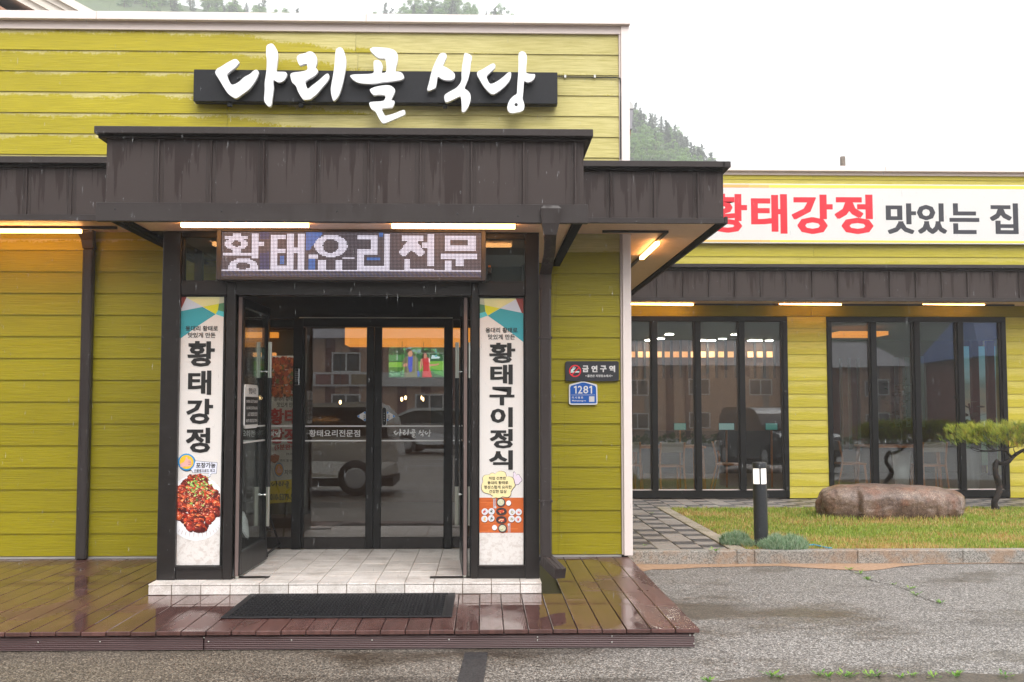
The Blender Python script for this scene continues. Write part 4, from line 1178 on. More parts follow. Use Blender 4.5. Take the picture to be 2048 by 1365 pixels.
# the food photograph: print of glazed pieces, spring onion and sesame on a white plate
def photo(name, parent, shapes, lv0=1.2):
    """many flat printed spots in one sheet, later spots a hair in front"""
    mats, idx, m = [], {}, MB()
    for k, (pts, c, lv) in enumerate(shapes):
        if c not in idx: idx[c] = len(mats); mats.append(flat(*c))
        y = YV - .001 * lv - .0000015 * k
        q = pxpoly(pts, y); a = sum(q[i][0] * q[(i + 1) % len(q)][1] - q[(i + 1) % len(q)][0] * q[i][1] for i in range(len(q)))
        if a < 0: q = q[::-1]
        m.add([(x, y, z) for x, z in q], [list(range(len(q)))], idx[c])
    return m.build(name, mats, parent, kind='stuff')
def clip(pts, x0, x1): return [(min(x1, max(x0, x)), y) for x, y in pts]
rnd = random.Random(5)
sh_ = [(clip(ell(392, 1016, 60, 66, 40), 348.5, 440.5), (236, 236, 240), 1), (clip(ell(392, 1010, 54, 56, 40), 349, 440.5), (246, 245, 247), 1.1)]
reds = [(136, 34, 22), (160, 48, 28), (180, 62, 34), (110, 28, 22), (196, 84, 48), (84, 20, 18), (206, 104, 56), (150, 52, 42), (96, 30, 24)]
def blob(x, y, r, c, lv, irr=.3, n=11):
    sh_.append((clip([(x + math.cos(6.283 * k / n) * r * (1 + rnd.uniform(-irr, irr)), y + math.sin(6.283 * k / n) * r * (1 + rnd.uniform(-irr, irr)) * .9) for k in range(n)], 349.5, 440.3), c, lv))
heap = []
for _ in range(340):
    y = rnd.uniform(954, 1060); half = 10 + 38 * min(1, (y - 950) / 45) if y < 1020 else 48 * (1 - (y - 1020) / 52)
    x = 393 + rnd.uniform(-1, 1) * max(4, half)
    heap.append((y, x))
heap.sort()
for y, x in heap:
    r = rnd.uniform(4, 8); c = rnd.choice(reds)
    blob(x + 1, y + 1.5, r * 1.06, (70, 16, 16), 1.2); blob(x, y, r, c, 1.2)
    blob(x - r * .25, y - r * .3, r * .5, tuple(min(255, int(v * 1.25 + 12)) for v in c), 1.2)
    if rnd.random() < .5: blob(x - r * .3, y - r * .4, r * .16, (250, 214, 190), 1.2, .4, 6)
for _ in range(70):
    x, y = rnd.gauss(399, 15), rnd.gauss(978, 13)
    blob(x, y, rnd.uniform(1.2, 2.4), rnd.choice([(110, 168, 70), (150, 198, 96), (84, 138, 60), (190, 220, 130)]), 1.3, .25, 7)
for _ in range(260):
    x, y = rnd.gauss(394, 20), rnd.gauss(995, 22)
    if y < 1050: blob(x, y, rnd.uniform(.5, .85), rnd.choice([(240, 216, 160), (224, 190, 120), (250, 236, 196)]), 1.35, .2, 5)
for k in range(15):
    a = .25 + k * .18; x, y = 393 + 46 * math.cos(a), 1046 + 20 * math.sin(a)
    dx, dy = math.cos(a) * 4, math.sin(a) * 9
    sh_.append((clip([(x, y), (x + dx, y + dy), (x + dx + .6, y + dy), (x + .9, y)], 349.5, 440.3), (186, 168, 158), 1.15))
photo('food_photo', lb, sh_)

rb, rxa, rxb, rza, rzb = lightbox('tall white light box right of the doors showing bowls on a table', [(960, 597), (1047, 597), (1046.5, 1130), (958.5, 1130)], True)
wpx('lettering', '용대리 황태로', K, rb, (971, 655.5, 1035, 666), YT, .018)
wpx('lettering', '맛있게 만든', K, rb, (976, 669, 1030, 679.5), YT, .018)
for s, r in (('황', (978.5, 686, 1030.5, 726.5)), ('태', (980.5, 729.5, 1025.5, 769)), ('구', (979, 774, 1029, 811)), ('이', (981, 815, 1025.5, 854.5)), ('정', (979.4, 858.5, 1025.7, 897)), ('식', (978, 901, 1025.7, 940))):
    wpx('letter', s, K, rb, r, YT, .02, .0035)
def q6(pts): return [(950 + x / 6.2, 930 + y / 6.2) for x, y in pts]
cloud = []
for cx_, cy_, rx_, ry_, a0, a1 in ((150, 175, 55, 52, 2.6, 4.6), (220, 140, 45, 38, 3.6, 5.4), (320, 135, 75, 55, 3.5, 6.0), (410, 190, 70, 45, 4.4, 6.6), (440, 250, 55, 45, -.6, 1.2), (390, 350, 55, 55, -.3, 1.7), (290, 370, 60, 40, .6, 2.4)):
    cloud += ell(cx_, cy_, rx_, ry_, 6, a0, a1)
cloud += [(210, 418), (222, 385), (185, 362)] + ell(140, 275, 60, 75, 6, 1.6, 3.9)
printpoly('bubble', q6([((x - 285) * 1.03 + 287, (y - 250) * 1.035 + 252) for x, y in cloud]), flat(86, 66, 52), rb, 2.6)
printpoly('bubble', q6(cloud), flat(244, 228, 172), rb, 3.4)
for s, r in (('직접 건조한', (170, 148, 385, 186)), ('용대리 황태로', (155, 202, 412, 242)), ('정성스럽게 요리한', (112, 256, 456, 298)), ('건강한 밥상', (175, 310, 392, 352))):
    a, b = q6([(r[0], r[1]), (r[2], r[3])]); wpx('lettering', s, K, rb, (a[0], a[1], b[0], b[1]), YV - .0056, .016)
hd = q6([(440, 225), (470, 190), (478, 130), (476, 98), (490, 90), (505, 110), (512, 140), (520, 120), (545, 122), (560, 150), (578, 175), (580, 200), (560, 215), (540, 240), (470, 255)])
printpoly('hand', [((x - 1033) * 1.08 + 1033, (y - 958) * 1.08 + 958) for x, y in hd], flat(70, 54, 60), rb, 1.6)
printpoly('hand', hd, flat(228, 214, 228), rb, 2.2)
sh_ = [(q6([(55, 408), (600, 408), (600, 843), (55, 843)]), (198, 96, 40), 1)]
for k in range(26):
    y = 412 + k * 16.4; x = rnd.uniform(55, 300); w_ = rnd.uniform(120, 300)
    sh_.append((q6([(x, y), (min(600, x + w_), y + 2), (min(600, x + w_), y + 9), (x, y + 8)]), rnd.choice([(210, 110, 52), (180, 80, 30), (220, 124, 64)]), 1.1))
def bowl(x, y, rx, ry, rim, inn, fill=None, k=9):
    sh_.append((q6(ell(x + 3, y + 8, rx * 1.03, ry * 1.05, 18)), (120, 52, 20), 1.15)); sh_.append((q6(ell(x, y, rx, ry, 20)), rim, 1.2))
    sh_.append((q6(ell(x, y, rx * .78, ry * .76, 18)), inn, 1.25))
    if fill:
        for _ in range(k):
            a, d = rnd.uniform(0, 6.28), rnd.uniform(0, .5)
            sh_.append((q6(ell(x + rx * d * math.cos(a), y + ry * d * math.sin(a), rx * rnd.uniform(.1, .26), ry * rnd.uniform(.1, .22), 7)), rnd.choice(fill), 1.3))
WB, DB = (228, 230, 236), (44, 54, 66)
REDF, GRN, MIX = [(206, 60, 44), (180, 40, 36), (226, 96, 60)], [(62, 74, 56), (86, 100, 72), (44, 54, 48)], [(160, 150, 110), (120, 112, 80), (190, 180, 140)]
bowl(320, 465, 54, 54, DB, (206, 206, 176), [(222, 220, 190), (180, 186, 140), (120, 150, 80)])
for x, y, f in ((122, 581, REDF), (204, 579, GRN), (118, 672, [(244, 200, 60), (240, 150, 40)]), (202, 665, GRN), (458, 586, MIX), (541, 587, REDF), (453, 671, MIX), (535, 676, REDF)): bowl(x, y, 40, 41, WB, (214, 216, 222), f)
bowl(326, 578, 66, 46, DB, (60, 40, 36), REDF + [(240, 170, 110)], 22); bowl(326, 682, 66, 46, DB, (60, 40, 36), REDF + [(240, 190, 150)], 22)
bowl(340, 787, 54, 52, DB, (206, 206, 176), [(222, 220, 190), (180, 186, 140)])
bowl(416, 476, 31, 33, WB, (246, 246, 246)); bowl(242, 779, 31, 33, WB, (246, 246, 246))
for a in ((228, 412, 240, 540), (246, 412, 254, 520), (408, 740, 416, 842), (428, 722, 437, 842)): sh_.append((q6([(a[0], a[1]), (a[2], a[1]), (a[2], a[3]), (a[0], a[3])]), (176, 186, 200), 1.3))
sh_.append((q6(ell(254, 526, 12, 16, 12)), (200, 206, 214), 1.35)); sh_.append((q6(ell(416, 742, 12, 16, 12)), (200, 206, 214), 1.35))
photo('table_photo', rb, sh_)

# ------------------------------------------------------------------ small signs on the right of the porch
YSG = YW - .03
nsg = thing('no_smoking_sign', 'black rounded no smoking sign with white writing above the blue number plate', 'sign')
def q7(pts): return [(1120 + x / 12.41, 710 + y / 12.41) for x, y in pts]
def rr(x0, y0, x1, y1, r): return ell(x1 - r, y1 - r, r, r, 5, 0, 1.571) + ell(x0 + r, y1 - r, r, r, 5, 1.571, 3.142) + ell(x0 + r, y0 + r, r, r, 5, 3.142, 4.712) + ell(x1 - r, y0 + r, r, r, 5, 4.712, 6.283)
MB().prism(pxpoly(q7(rr(133, 158, 1462, 655, 60)), YSG), YSG, YW - .014).build('plate', M('sign_plate_black', srgb(46, 46, 52), .35, var=.1), nsg)
def dec(name, pts, mt, parent, lv): 
    y = YSG - .0008 * lv; return MB().prism(pxpoly(pts, y), y, y + .0007).build(name, mt, parent)
RED = flat(236, 44, 60); CYW = flat(214, 236, 232)
def ring(cx_, cy_, r0, r1, n=30):
    return ell(cx_, cy_, r1, r1, n) + [(cx_ + r1, cy_)] + [(cx_ + r0, cy_)] + ell(cx_, cy_, r0, r0, n)[::-1]
dec('symbol', q7([(262, 412), (480, 408), (480, 440), (262, 445)]), CYW, nsg, 1)
for a in range(3): dec('symbol', q7(ell(300 + a * 24, 385 - a * 22, 34 - a * 2, 26, 10)), CYW, nsg, 1 + a * .01)
dec('symbol', q7(ell(350, 325, 34, 30, 14)), CYW, nsg, 1.2); dec('symbol', q7(ell(350, 325, 18, 16, 12)), PRINT_K, nsg, 2)
dec('symbol', q7([(285, 490), (462, 312), (480, 330), (303, 508)]), RED, nsg, 3)
m_ = MB()
o_, i_ = pxpoly(q7(ell(374, 402, 150, 150, 32)), YSG - .0024), pxpoly(q7(ell(374, 402, 122, 122, 32)), YSG - .0024)
m_.add([(x, YSG - .0024, z) for x, z in o_] + [(x, YSG - .0024, z) for x, z in i_], [(k, 32 + k, 32 + (k + 1) % 32, (k + 1) % 32) for k in range(32)]); m_.build('ring', RED, nsg)
for s, x0, x1 in (('금', 555, 712), ('연', 778, 930), ('구', 995, 1155), ('역', 1218, 1368)):
    a, b = q7([(x0, 268), (x1, 432)]); wpx('letter', s, PRINT_W, nsg, (a[0], a[1], b[0], b[1]), YSG - .0008, .022, .0015)
a, b = q7([(678, 492), (1255, 556)]); wpx('lettering', '흡연은 지정장소에서', PRINT_W, nsg, (a[0], a[1], b[0], b[1]), YSG - .0008, .02)
for x in (646, 1288): dec('dot', q7(ell(x, 522, 13, 13, 8)), PRINT_W, nsg, 1)
pl = thing('house_number_plate', 'blue house shaped number plate reading 1281 with white rim', 'number plate')
out = [(222, 770), (240, 735), (520, 668), (640, 668), (905, 735), (925, 770), (932, 1190), (915, 1232), (870, 1240), (260, 1242), (230, 1215), (222, 1180)]
ysave = YSG
MB().prism(pxpoly(q7(chaikin(out, 1, .15)), YSG), YSG + .001, YW - .013).build('plate', PRINT_W, pl)
inn = [(250, 775), (545, 690), (620, 690), (895, 775), (905, 1190), (880, 1205), (280, 1208), (258, 1190)]
dec('face', q7(chaikin(inn, 1, .1)), flat(8, 84, 170), pl, 0)
for x0 in (342, 726):
    dec('number', q7([(x0, 800), (x0 + 44, 770), (x0 + 70, 770), (x0 + 70, 962), (x0 + 38, 962), (x0 + 38, 812), (x0 + 6, 832)]), PRINT_W, pl, 2)
for s, x0, x1 in (('2', 442, 556), ('8', 576, 702)):
    a, b = q7([(x0, 770), (x1, 962)]); wpx('number', s, PRINT_W, pl, (a[0], a[1], b[0], b[1]), YSG - .001, .004, .0008)
dec('rule', q7([(280, 995), (870, 993), (870, 1000), (280, 1002)]), PRINT_W, pl, 1)
a, b = q7([(298, 1035), (575, 1092)]); wpx('lettering', '미 시 령 로', PRINT_W, pl, (a[0], a[1], b[0], b[1]), YSG - .001, .02)
a, b = q7([(298, 1118), (645, 1168)]); wpx('lettering', 'Misiryeong-ro', PRINT_W, pl, (a[0], a[1], b[0], b[1]), YSG - .001, .02)
dec('patch', q7([(722, 1032), (855, 1032), (855, 1168), (722, 1168)]), flat(206, 202, 204), pl, 1)

# ------------------------------------------------------------------ banner on the wing
YBN = YWW - .09
bn = thing('banner_sign', 'long white banner with red and dark lettering across the wing wall', 'banner')
x0_, x1_ = P(1330, 430, YBN).x, 10.4
zt_, zb_ = P(1750, 369, YBN).z, P(1750, 488, YBN).z
box('panel', x0_, x1_, YBN, YWW - .02, zb_, zt_, PRINT_W, bn, .004)
def band(pa, pb, ya, yb, mt): return box('band', P(pa, ya, YBN).x, P(pb, ya, YBN).x if pb < 2060 else x1_, YBN - .002, YBN - .0005, P(1750, yb, YBN).z, P(1750, ya, YBN).z, mt, bn)
OR1, OR2, YEL = flat(248, 178, 104), flat(246, 194, 110), flat(252, 222, 92)
band(1400, 1498, 371, 377, OR1); band(1498.3, 1538, 371, 377, OR2); band(1538.3, 2100, 371, 377, YEL)
band(1400, 1540, 481.5, 485.5, OR2); band(1540.3, 2100, 481.5, 485.5, YEL)
def q3(x0, y0, x1, y1): return (1150 + x0 / 2.2806, 180 + y0 / 2.2806, 1150 + x1 / 2.2806, 180 + y1 / 2.2806)
for s, r in (('황', (607, 474, 785, 652)), ('태', (803, 476, 968, 656)), ('강', (988, 478, 1176, 658)), ('정', (1184, 478, 1360, 658))):
    wpx('letter', s, PRINT_R, bn, q3(*r), YBN - .001, .02, .012)
for s, r in (('맛', (1418, 518, 1556, 658)), ('있', (1560, 518, 1696, 658)), ('는', (1708, 518, 1844, 658)), ('집', (1892, 518, 2022, 658))):
    wpx('letter', s, PRINT_G, bn, q3(*r), YBN - .001, .016, .009)

# ------------------------------------------------------------------ lamps under the canopies (lit in the photograph)
def lamp(label, a, b, r=.022, up=True):
    t = thing('tube_lamp', label, 'lamp', group='lit tube lamps under the canopies')
    a, b = Vector(a), Vector(b); d = (b - a).normalized()
    MB().bar(a + Vector((0, 0, r * .3)), b + Vector((0, 0, r * .3)), r * 1.9, r * 1.3).build('diffuser', TUBE, t)
    MB().bar(a - d * .006 + Vector((0, 0, r * 1.35)), b + d * .006 + Vector((0, 0, r * 1.35)), r * .9, r * .7).build('housing', WHITE, t)
    for k in (.12, .88):
        p = a + (b - a) * k; MB().tube([p + Vector((0, 0, r * 1.7)), p + Vector((0, 0, r * 1.7 + .03))], .008, 6).build('hanger', BLACK, t)
    return t
yl_ = 9.52
lamp('lit tube lamp under the left canopy, left of the wall rain pipe', P(-100, 463.5, yl_), P(162, 464.5, yl_))
yf_ = 7.72
lamp('lit tube lamp over the left half of the LED board', P(363, 452.5, yf_), P(617, 452.5, yf_))
lamp('lit tube lamp over the right half of the LED board', P(784, 454.5, yf_), P(1030, 455.5, yf_))
zz = ZSOF - .05
pA, pB = PZ(1315, 488, zz), PZ(1291, 518, zz)
lamp('lit tube lamp running away under the corner soffit of the right canopy', (pA.x, pA.y, zz), (pA.x, pB.y, zz))
for lab, u0, u1 in (('lit tube lamp over the window nearest the white corner trim', 1240, 1386), ('lit tube lamp above the strip of wall between the two windows', 1558, 1682), ('lit tube lamp over the window behind the pine', 1845, 1968)):
    lamp(lab, P(u0, 609, 15.82), P(u1, 610.5, 15.82))
tr = thing('lamp_track', 'black lamp track under the left canopy soffit', 'track')
box('rail', XL, P(234, 456, yl_).x, yl_ - .015, yl_ + .015, ZSOF - .034, ZSOF - .01, BLACK, tr)
tr = thing('lamp_track', 'black lamp track turning the corner under the right canopy soffit', 'track')
q = PZ(1205, 463, ZSOF - .02)
box('rail', q.x, pA.x + .015, 9.6, 9.63, ZSOF - .03, ZSOF - .01, BLACK, tr)
box('rail', pA.x - .015, pA.x + .015, 9.631, 14.8, ZSOF - .03, ZSOF - .01, BLACK, tr)
tr = thing('lamp_track', 'black lamp track under the wing canopy above the windows', 'track')
box('rail', XC + .1, P(2028, 606, 15.82).x, 15.805, 15.835, ZSW - .034, ZSW - .01, BLACK, tr)
# ------------------------------------------------------------------ door mat: rubber ring mat
matt = thing('door_mat', 'black rubber ring door mat lying on the deck below the tiled step', 'mat')
c0, c1, c2, c3 = (PZ(x, y, ZD + .01) for x, y in ((437, 1238), (905, 1236.5), (909, 1190), (489, 1189)))
mx0, mx1 = (c0.x + c3.x) / 2 + .02, (c1.x + c2.x) / 2
my0, my1 = PZ(700, 1237.5, ZD).y, YS - .02
MATM = M('mat_rubber', (.010, .010, .012), .55, spec=.3, bump=.1, bs=150)
b = MB()
for a in ((mx0, mx0 + .05, my0, my1), (mx1 - .05, mx1, my0, my1)): b.box(a[0], a[1], a[2], a[3], ZD + .002, ZD + .013, 0, .004)
b.box(mx0 + .05, mx1 - .05, my0, my0 + .03, ZD + .002, ZD + .013, 0, .004); b.box(mx0 + .05, mx1 - .05, my1 - .02, my1, ZD + .002, ZD + .013, 0, .004)
b.build('border', MATM, matt)
g = MB()
px_, py_ = .05, .037
nx, ny = int((mx1 - mx0 - .1) / px_), int((my1 - my0 - .05) / py_)
for j in range(ny):
    for i in range(nx):
        x = mx0 + .05 + (i + .5) * px_; y = my0 + .03 + (j + .5) * py_
        if j % 2: x += px_ * .5 - .006
        n_ = 6; v = []
        for r_, h in ((.0235, .004), (.0235, .013), (.0135, .013), (.0135, .004)):
            v += [(x + r_ * math.cos(k * 6.2832 / n_), y + r_ * .74 * math.sin(k * 6.2832 / n_), ZD + .002 + h) for k in range(n_)]
        g.add(v, [(q_ * n_ + k, q_ * n_ + (k + 1) % n_, (q_ + 1) * n_ + (k + 1) % n_, (q_ + 1) * n_ + k) for q_ in range(3) for k in range(n_)])
g.build('ring_field', MATM, matt, kind='stuff')
box('backing', mx0 + .05, mx1 - .05, my0 + .03, my1 - .02, ZD + .002, ZD + .004, RUBBER, matt)

# ------------------------------------------------------------------ bollard lamp
bp = PZ(1523, 1095, ZP)
bo = thing('bollard_lamp', 'black bollard lamp with white glowing band at the lawn edge', 'lamp', (bp.x, bp.y, 0))
bo.rotation_euler = (0, R(-.6), 0)
rb_ = .068
def bz(py): return P(1521, py, bp.y).z
BOL = M('bollard_black', srgb(40, 42, 46), .38, var=.2, vs=50, bump=.15, bs=90)
MB().lathe([(rb_, ZP - .05), (rb_, bz(968))], (0, 0, 0), 28).build('post', BOL, bo)
GL = M('lamp_diffuser', srgb(244, 238, 232), .35, emit=.55, ecol=(1, .93, .86))
MB().lathe([(rb_ * .93, bz(967.6)), (rb_ * .93, bz(937.4))], (0, 0, 0), 28).build('diffuser', GL, bo)
MB().lathe([(rb_, bz(937)), (rb_, bz(927)), (rb_ * .95, bz(925)), (0.01, bz(924.5))], (0, 0, 0), 28).build('cap', BOL, bo)
for k in range(4):
    a = R(-100 + 90 * k); x, y = rb_ * .95 * math.cos(a), rb_ * .95 * math.sin(a)
    MB().bar((x, y, bz(968)), (x, y, bz(937)), .014, .014).build('fin', BOL, bo)
MB().lathe([(rb_ + .012, ZP + .0), (rb_ + .012, ZP + .012), (rb_ + .001, ZP + .016)], (0, 0, 0), 24).build('foot_ring', BOL, bo)

# ------------------------------------------------------------------ boulder
bx0, bx1 = P(1645, 1000, 13.2).x, P(1933, 1000, 13.2).x
bm = bmesh.new()
bmesh.ops.create_icosphere(bm, subdivisions=6, radius=1)
hw, hd, hh = (bx1 - bx0) / 2, .42, .235
for v in bm.verts:
    d = v.co.copy()
    e = 3.2
    s = (abs(d.x) ** e + abs(d.y) ** e + abs(d.z) ** e) ** (-1 / e)
    p = d * s
    p.z *= 1 + .10 * max(0, -p.x) - .02 * p.x
    w3 = Vector((p.x * hw, p.y * hd, p.z * hh))
    big = mnoise.noise(w3 * 2.1 + Vector((3, 1, 7))) * .10 * (.5 + .5 * abs(p.x))
    mid = mnoise.noise(w3 * 7) * .035
    fine = mnoise.noise(w3 * 24) * .014
    p *= 1 + big + mid + fine
    if p.x < -.55: p.y *= .9 - .25 * (-.55 - p.x)
    v.co = Vector((p.x * hw, p.y * hd, p.z * hh))
rk = bpy.data.meshes.new('boulder'); bm.to_mesh(rk); bm.free()
for f in rk.polygons: f.use_smooth = True
def rock_mat():
    q = N('boulder_stone'); p = q.obj()
    a = q.noise(q.scale(p, 1, 1, .8), 3.2, 6, .62)
    f = q.noise(p, 70, 4, .75)
    c = q.ramp(a, [(.3, srgb(94, 72, 61)), (.48, srgb(130, 106, 92)), (.64, srgb(160, 139, 124))])
    rust = q.ramp(q.noise(p, 4.0, 6, .65), [(.5, 0.), (.66, 1.)])
    c = q.mix(q.math('MULTIPLY', rust, .55), c, srgb(148, 86, 50))
    c = q.mix(q.ramp(f, [(.38, .75), (.62, 0.)]), c, q.mix(1., c, srgb(120, 108, 104), 'MULTIPLY'))
    c = q.mix(q.ramp(f, [(.6, 0.), (.7, .6)]), c, srgb(206, 190, 176))
    st = q.ramp(q.noise(q.scale(p, 13, 13, 1.3), 1, 5, .65), [(.5, 0.), (.62, 1.)])
    c = q.mix(q.math('MULTIPLY', st, .55), c, q.mix(1., c, srgb(132, 108, 100), 'MULTIPLY'))
    q.base(c); q.rough(.42); q.bump(q.math('ADD', q.math('MULTIPLY', a, .7), q.math('MULTIPLY', f, .3)), .45, .015); return q.mat
rk.materials.append(rock_mat())
link('boulder', rk, label='long rounded brown boulder lying on the lawn before the right window', cat='boulder', loc=((bx0 + bx1) / 2, 13.35, ZP + .165))

# ------------------------------------------------------------------ grass
def blades(name, n, place, hts, wid, mats, lean=.5, seed=1, kind='stuff', parent=None, **kw):
    """n tapering blades as one mesh; place(u arrays) -> x, y, z"""
    rg = np.random.default_rng(seed)
    x, y, z, sc__ = place(rg, n)
    n = len(x)
    h = rg.uniform(hts[0], hts[1], n) * sc__; w = rg.uniform(.6, 1.2, n) * wid
    a = rg.uniform(0, 2 * np.pi, n); l = rg.uniform(.1, 1, n) * lean * h; b = rg.uniform(0, 2 * np.pi, n)
    dx, dy = np.cos(a) * w, np.sin(a) * w
    lx, ly = np.cos(b) * l, np.sin(b) * l
    V = np.empty((n, 5, 3))
    V[:, 0] = np.stack([x - dx, y - dy, z], 1); V[:, 1] = np.stack([x + dx, y + dy, z], 1)
    V[:, 2] = np.stack([x + dx * .8 + lx * .35, y + dy * .8 + ly * .35, z + h * .6], 1)
    V[:, 3] = np.stack([x - dx * .8 + lx * .35, y - dy * .8 + ly * .35, z + h * .6], 1)
    V[:, 4] = np.stack([x + lx, y + ly, z + h], 1)
    me = bpy.data.meshes.new(name)
    me.vertices.add(n * 5); me.vertices.foreach_set('co', V.ravel())
    base = np.arange(n)[:, None] * 5
    q4 = base + np.array([[0, 1, 2, 3]]); t3 = base + np.array([[3, 2, 4]])
    lv = np.concatenate([np.concatenate([q4, t3], 1)]).ravel()
    me.loops.add(n * 7); me.loops.foreach_set('vertex_index', lv.astype(np.int32))
    me.polygons.add(n * 2)
    st = (np.arange(n)[:, None] * 7 + np.array([[0, 4]])).ravel()
    me.polygons.foreach_set('loop_start', st.astype(np.int32))
    for m in mats: me.materials.append(m)
    mi = place.tone(rg, x, y) if hasattr(place, 'tone') else rg.integers(0, len(mats), n)
    me.polygons.foreach_set('material_index', np.repeat(mi, 2).astype(np.int32))
    me.update(); me.validate()
    return link(name, me, parent, kind, **kw)
def leaf_mat(name, c, tr=.35):
    q = N(name); q.base(c); q.rough(.45)
    t = q.n('ShaderNodeBsdfTranslucent', {0: c}).outputs[0]
    mx = q.n('ShaderNodeMixShader', {0: tr, 1: q.b.outputs[0], 2: t}).outputs[0]
    q.t.links.new(mx, q.out.inputs['Surface']); return q.mat
GR = [leaf_mat('grass_%d' % i, srgb(*c)) for i, c in enumerate([(140, 164, 52), (162, 182, 70), (118, 148, 46), (176, 188, 88), (206, 180, 102), (190, 146, 88), (216, 194, 130)])]
gx0, gx1, gy0, gy1 = xe + .135, 9.2, YK + .136, 14.6
def lawn_place(rg, n):
    x = rg.uniform(gx0, gx1, n); y = gy0 + (gy1 - gy0) * rg.random(n) ** 1.15
    ok = x < (2100 - 966) / 2150 * y + 1.0
    ok &= ~((np.abs(x - (bx0 + bx1) / 2) < hw * .86) & (np.abs(y - 13.35) < hd * .8))
    ok &= ~((x - bp.x) ** 2 + (y - bp.y) ** 2 < .07 ** 2)
    x, y = x[ok], y[ok]
    s = .75 + .5 * rg.random(len(x))
    s *= np.where((np.abs(x - (bx0 + bx1) / 2) < hw * 1.08) & (np.abs(y - 13.35) < hd * 1.25), 1.7, 1.)
    return x, y, np.full(len(x), ZP - .01), s
def lawn_tone(rg, x, y):
    f = np.array([mnoise.noise(Vector((a * .9, b * 1.3, 0))) + .5 * mnoise.noise(Vector((a * 3.1, b * 3.1, 2))) for a, b in zip(x, y)])
    edge = np.clip(1.0 - (y - gy0) / .5, 0, 1) + np.clip(1.0 - (x - gx0) / .9, 0, 1) * .9
    dry = np.clip(.27 + f * .75 + edge * .33, .03, .85)
    r = rg.random(len(x)); k = rg.integers(0, 4, len(x)); s = rg.integers(4, 7, len(x))
    return np.where(r < dry, s, k)
lawn_place.tone = lawn_tone
blades('lawn_grass', 125000, lawn_place, (.022, .05), .0042, GR, .7, 3, label='patchy green and straw coloured lawn grass')

# ------------------------------------------------------------------ silver green cushions beside the bollard
SG = [leaf_mat('cushion_%d' % i, srgb(*c)) for i, c in enumerate([(150, 178, 146), (128, 158, 124), (172, 194, 164), (112, 144, 100), (184, 196, 162)])]
def cushion(lab, px0, px1, py, h, n, seed, dy=.2):
    p0, p1 = PZ(px0, py, ZP), PZ(px1, py, ZP); cx_ = (p0.x + p1.x) / 2; rx_ = (p1.x - p0.x) / 2; cy_ = (p0.y + p1.y) / 2 + dy
    def pl(rg, n):
        a = rg.uniform(0, 2 * np.pi, n); r = np.sqrt(rg.random(n))
        x = cx_ + rx_ * r * np.cos(a); y = cy_ + dy * r * np.sin(a)
        lump = np.array([mnoise.noise(Vector((u * 9, v * 9, seed))) for u, v in zip(x, y)])
        hz = h * np.sqrt(np.maximum(0, 1 - r ** 2.2)) * (.8 + .6 * lump)
        z = ZP + np.maximum(0, hz) * rg.random(n) ** .5
        return x, y, z, np.ones(n)
    t = thing('cushion_plant', lab, 'plant')
    blades('foliage', n, pl, (.025, .06), .0028, SG, 1.0, seed, None, t)
    m = MB(); vs = []
    for k in range(14): vs.append((cx_ + rx_ * .8 * math.cos(k * .4488), cy_ + dy * .8 * math.sin(k * .4488), ZP - .01))
    vs2 = [(cx_ + (v[0] - cx_) * .6, cy_ + (v[1] - cy_) * .6, ZP + h * .6) for v in vs]
    m.add(vs + vs2, [(k, (k + 1) % 14, 14 + (k + 1) % 14, 14 + k) for k in range(14)] + [tuple(range(14, 28))])
    m.build('stem_mass', SG[3], t)
    return t
cushion('low silver green cushion plant left of the bollard lamp', 1447, 1508, 1093, .12, 3400, 4, .16)
cushion('wide silver green cushion plant right of the bollard lamp', 1524, 1628, 1103, .125, 5200, 9, .17)
cushion('little green cushion in front of the bollard lamp', 1490, 1512, 1097, .05, 900, 12, .06)
hs_ = thing('garden_hose', 'short end of blue garden hose showing beside the cushion plant', 'hose')
MB().tube([PZ(1618, 1091, ZP + .02), PZ(1628, 1090, ZP + .024), PZ(1640, 1093, ZP + .02), PZ(1652, 1096, ZP + .015), PZ(1664, 1097, ZP + .01)], .009, 8).build('tube', M('hose_blue', srgb(30, 136, 170), .4), hs_)
# weeds in cracks of asphalt and paving
WD = [leaf_mat('weed_%d' % i, srgb(*c)) for i, c in enumerate([(110, 158, 60), (88, 140, 48), (140, 176, 70)])]
def weed_mesh(seed, n=16, s=.05):
    rg = random.Random(seed); m = MB()
    for k in range(n):
        a = rg.uniform(0, 6.28); r = rg.uniform(0, s * .7); x, y = r * math.cos(a), r * math.sin(a)
        l = rg.uniform(.5, 1) * s; b = a + rg.uniform(-.6, .6); w = l * rg.uniform(.10, .2); z = rg.uniform(.006, .4) * s
        t = Vector((math.cos(b), math.sin(b), rg.uniform(.2, 1.1))).normalized(); u = Vector((-math.sin(b), math.cos(b), 0))
        p = Vector((x, y, z))
        m.add([p, p + t * l * .45 + u * w, p + t * l, p + t * l * .45 - u * w], [(0, 1, 2, 3)], rg.randrange(3))
        m.add([(x * .2 - .001, y * .2, 0), (x * .2 + .001, y * .2, 0), tuple(p + Vector((.001, 0, 0))), tuple(p)], [(0, 1, 2, 3)], 1)
    return m.mesh('weed_tuft', WD)
wm = [weed_mesh(k) for k in range(4)]
k = 0
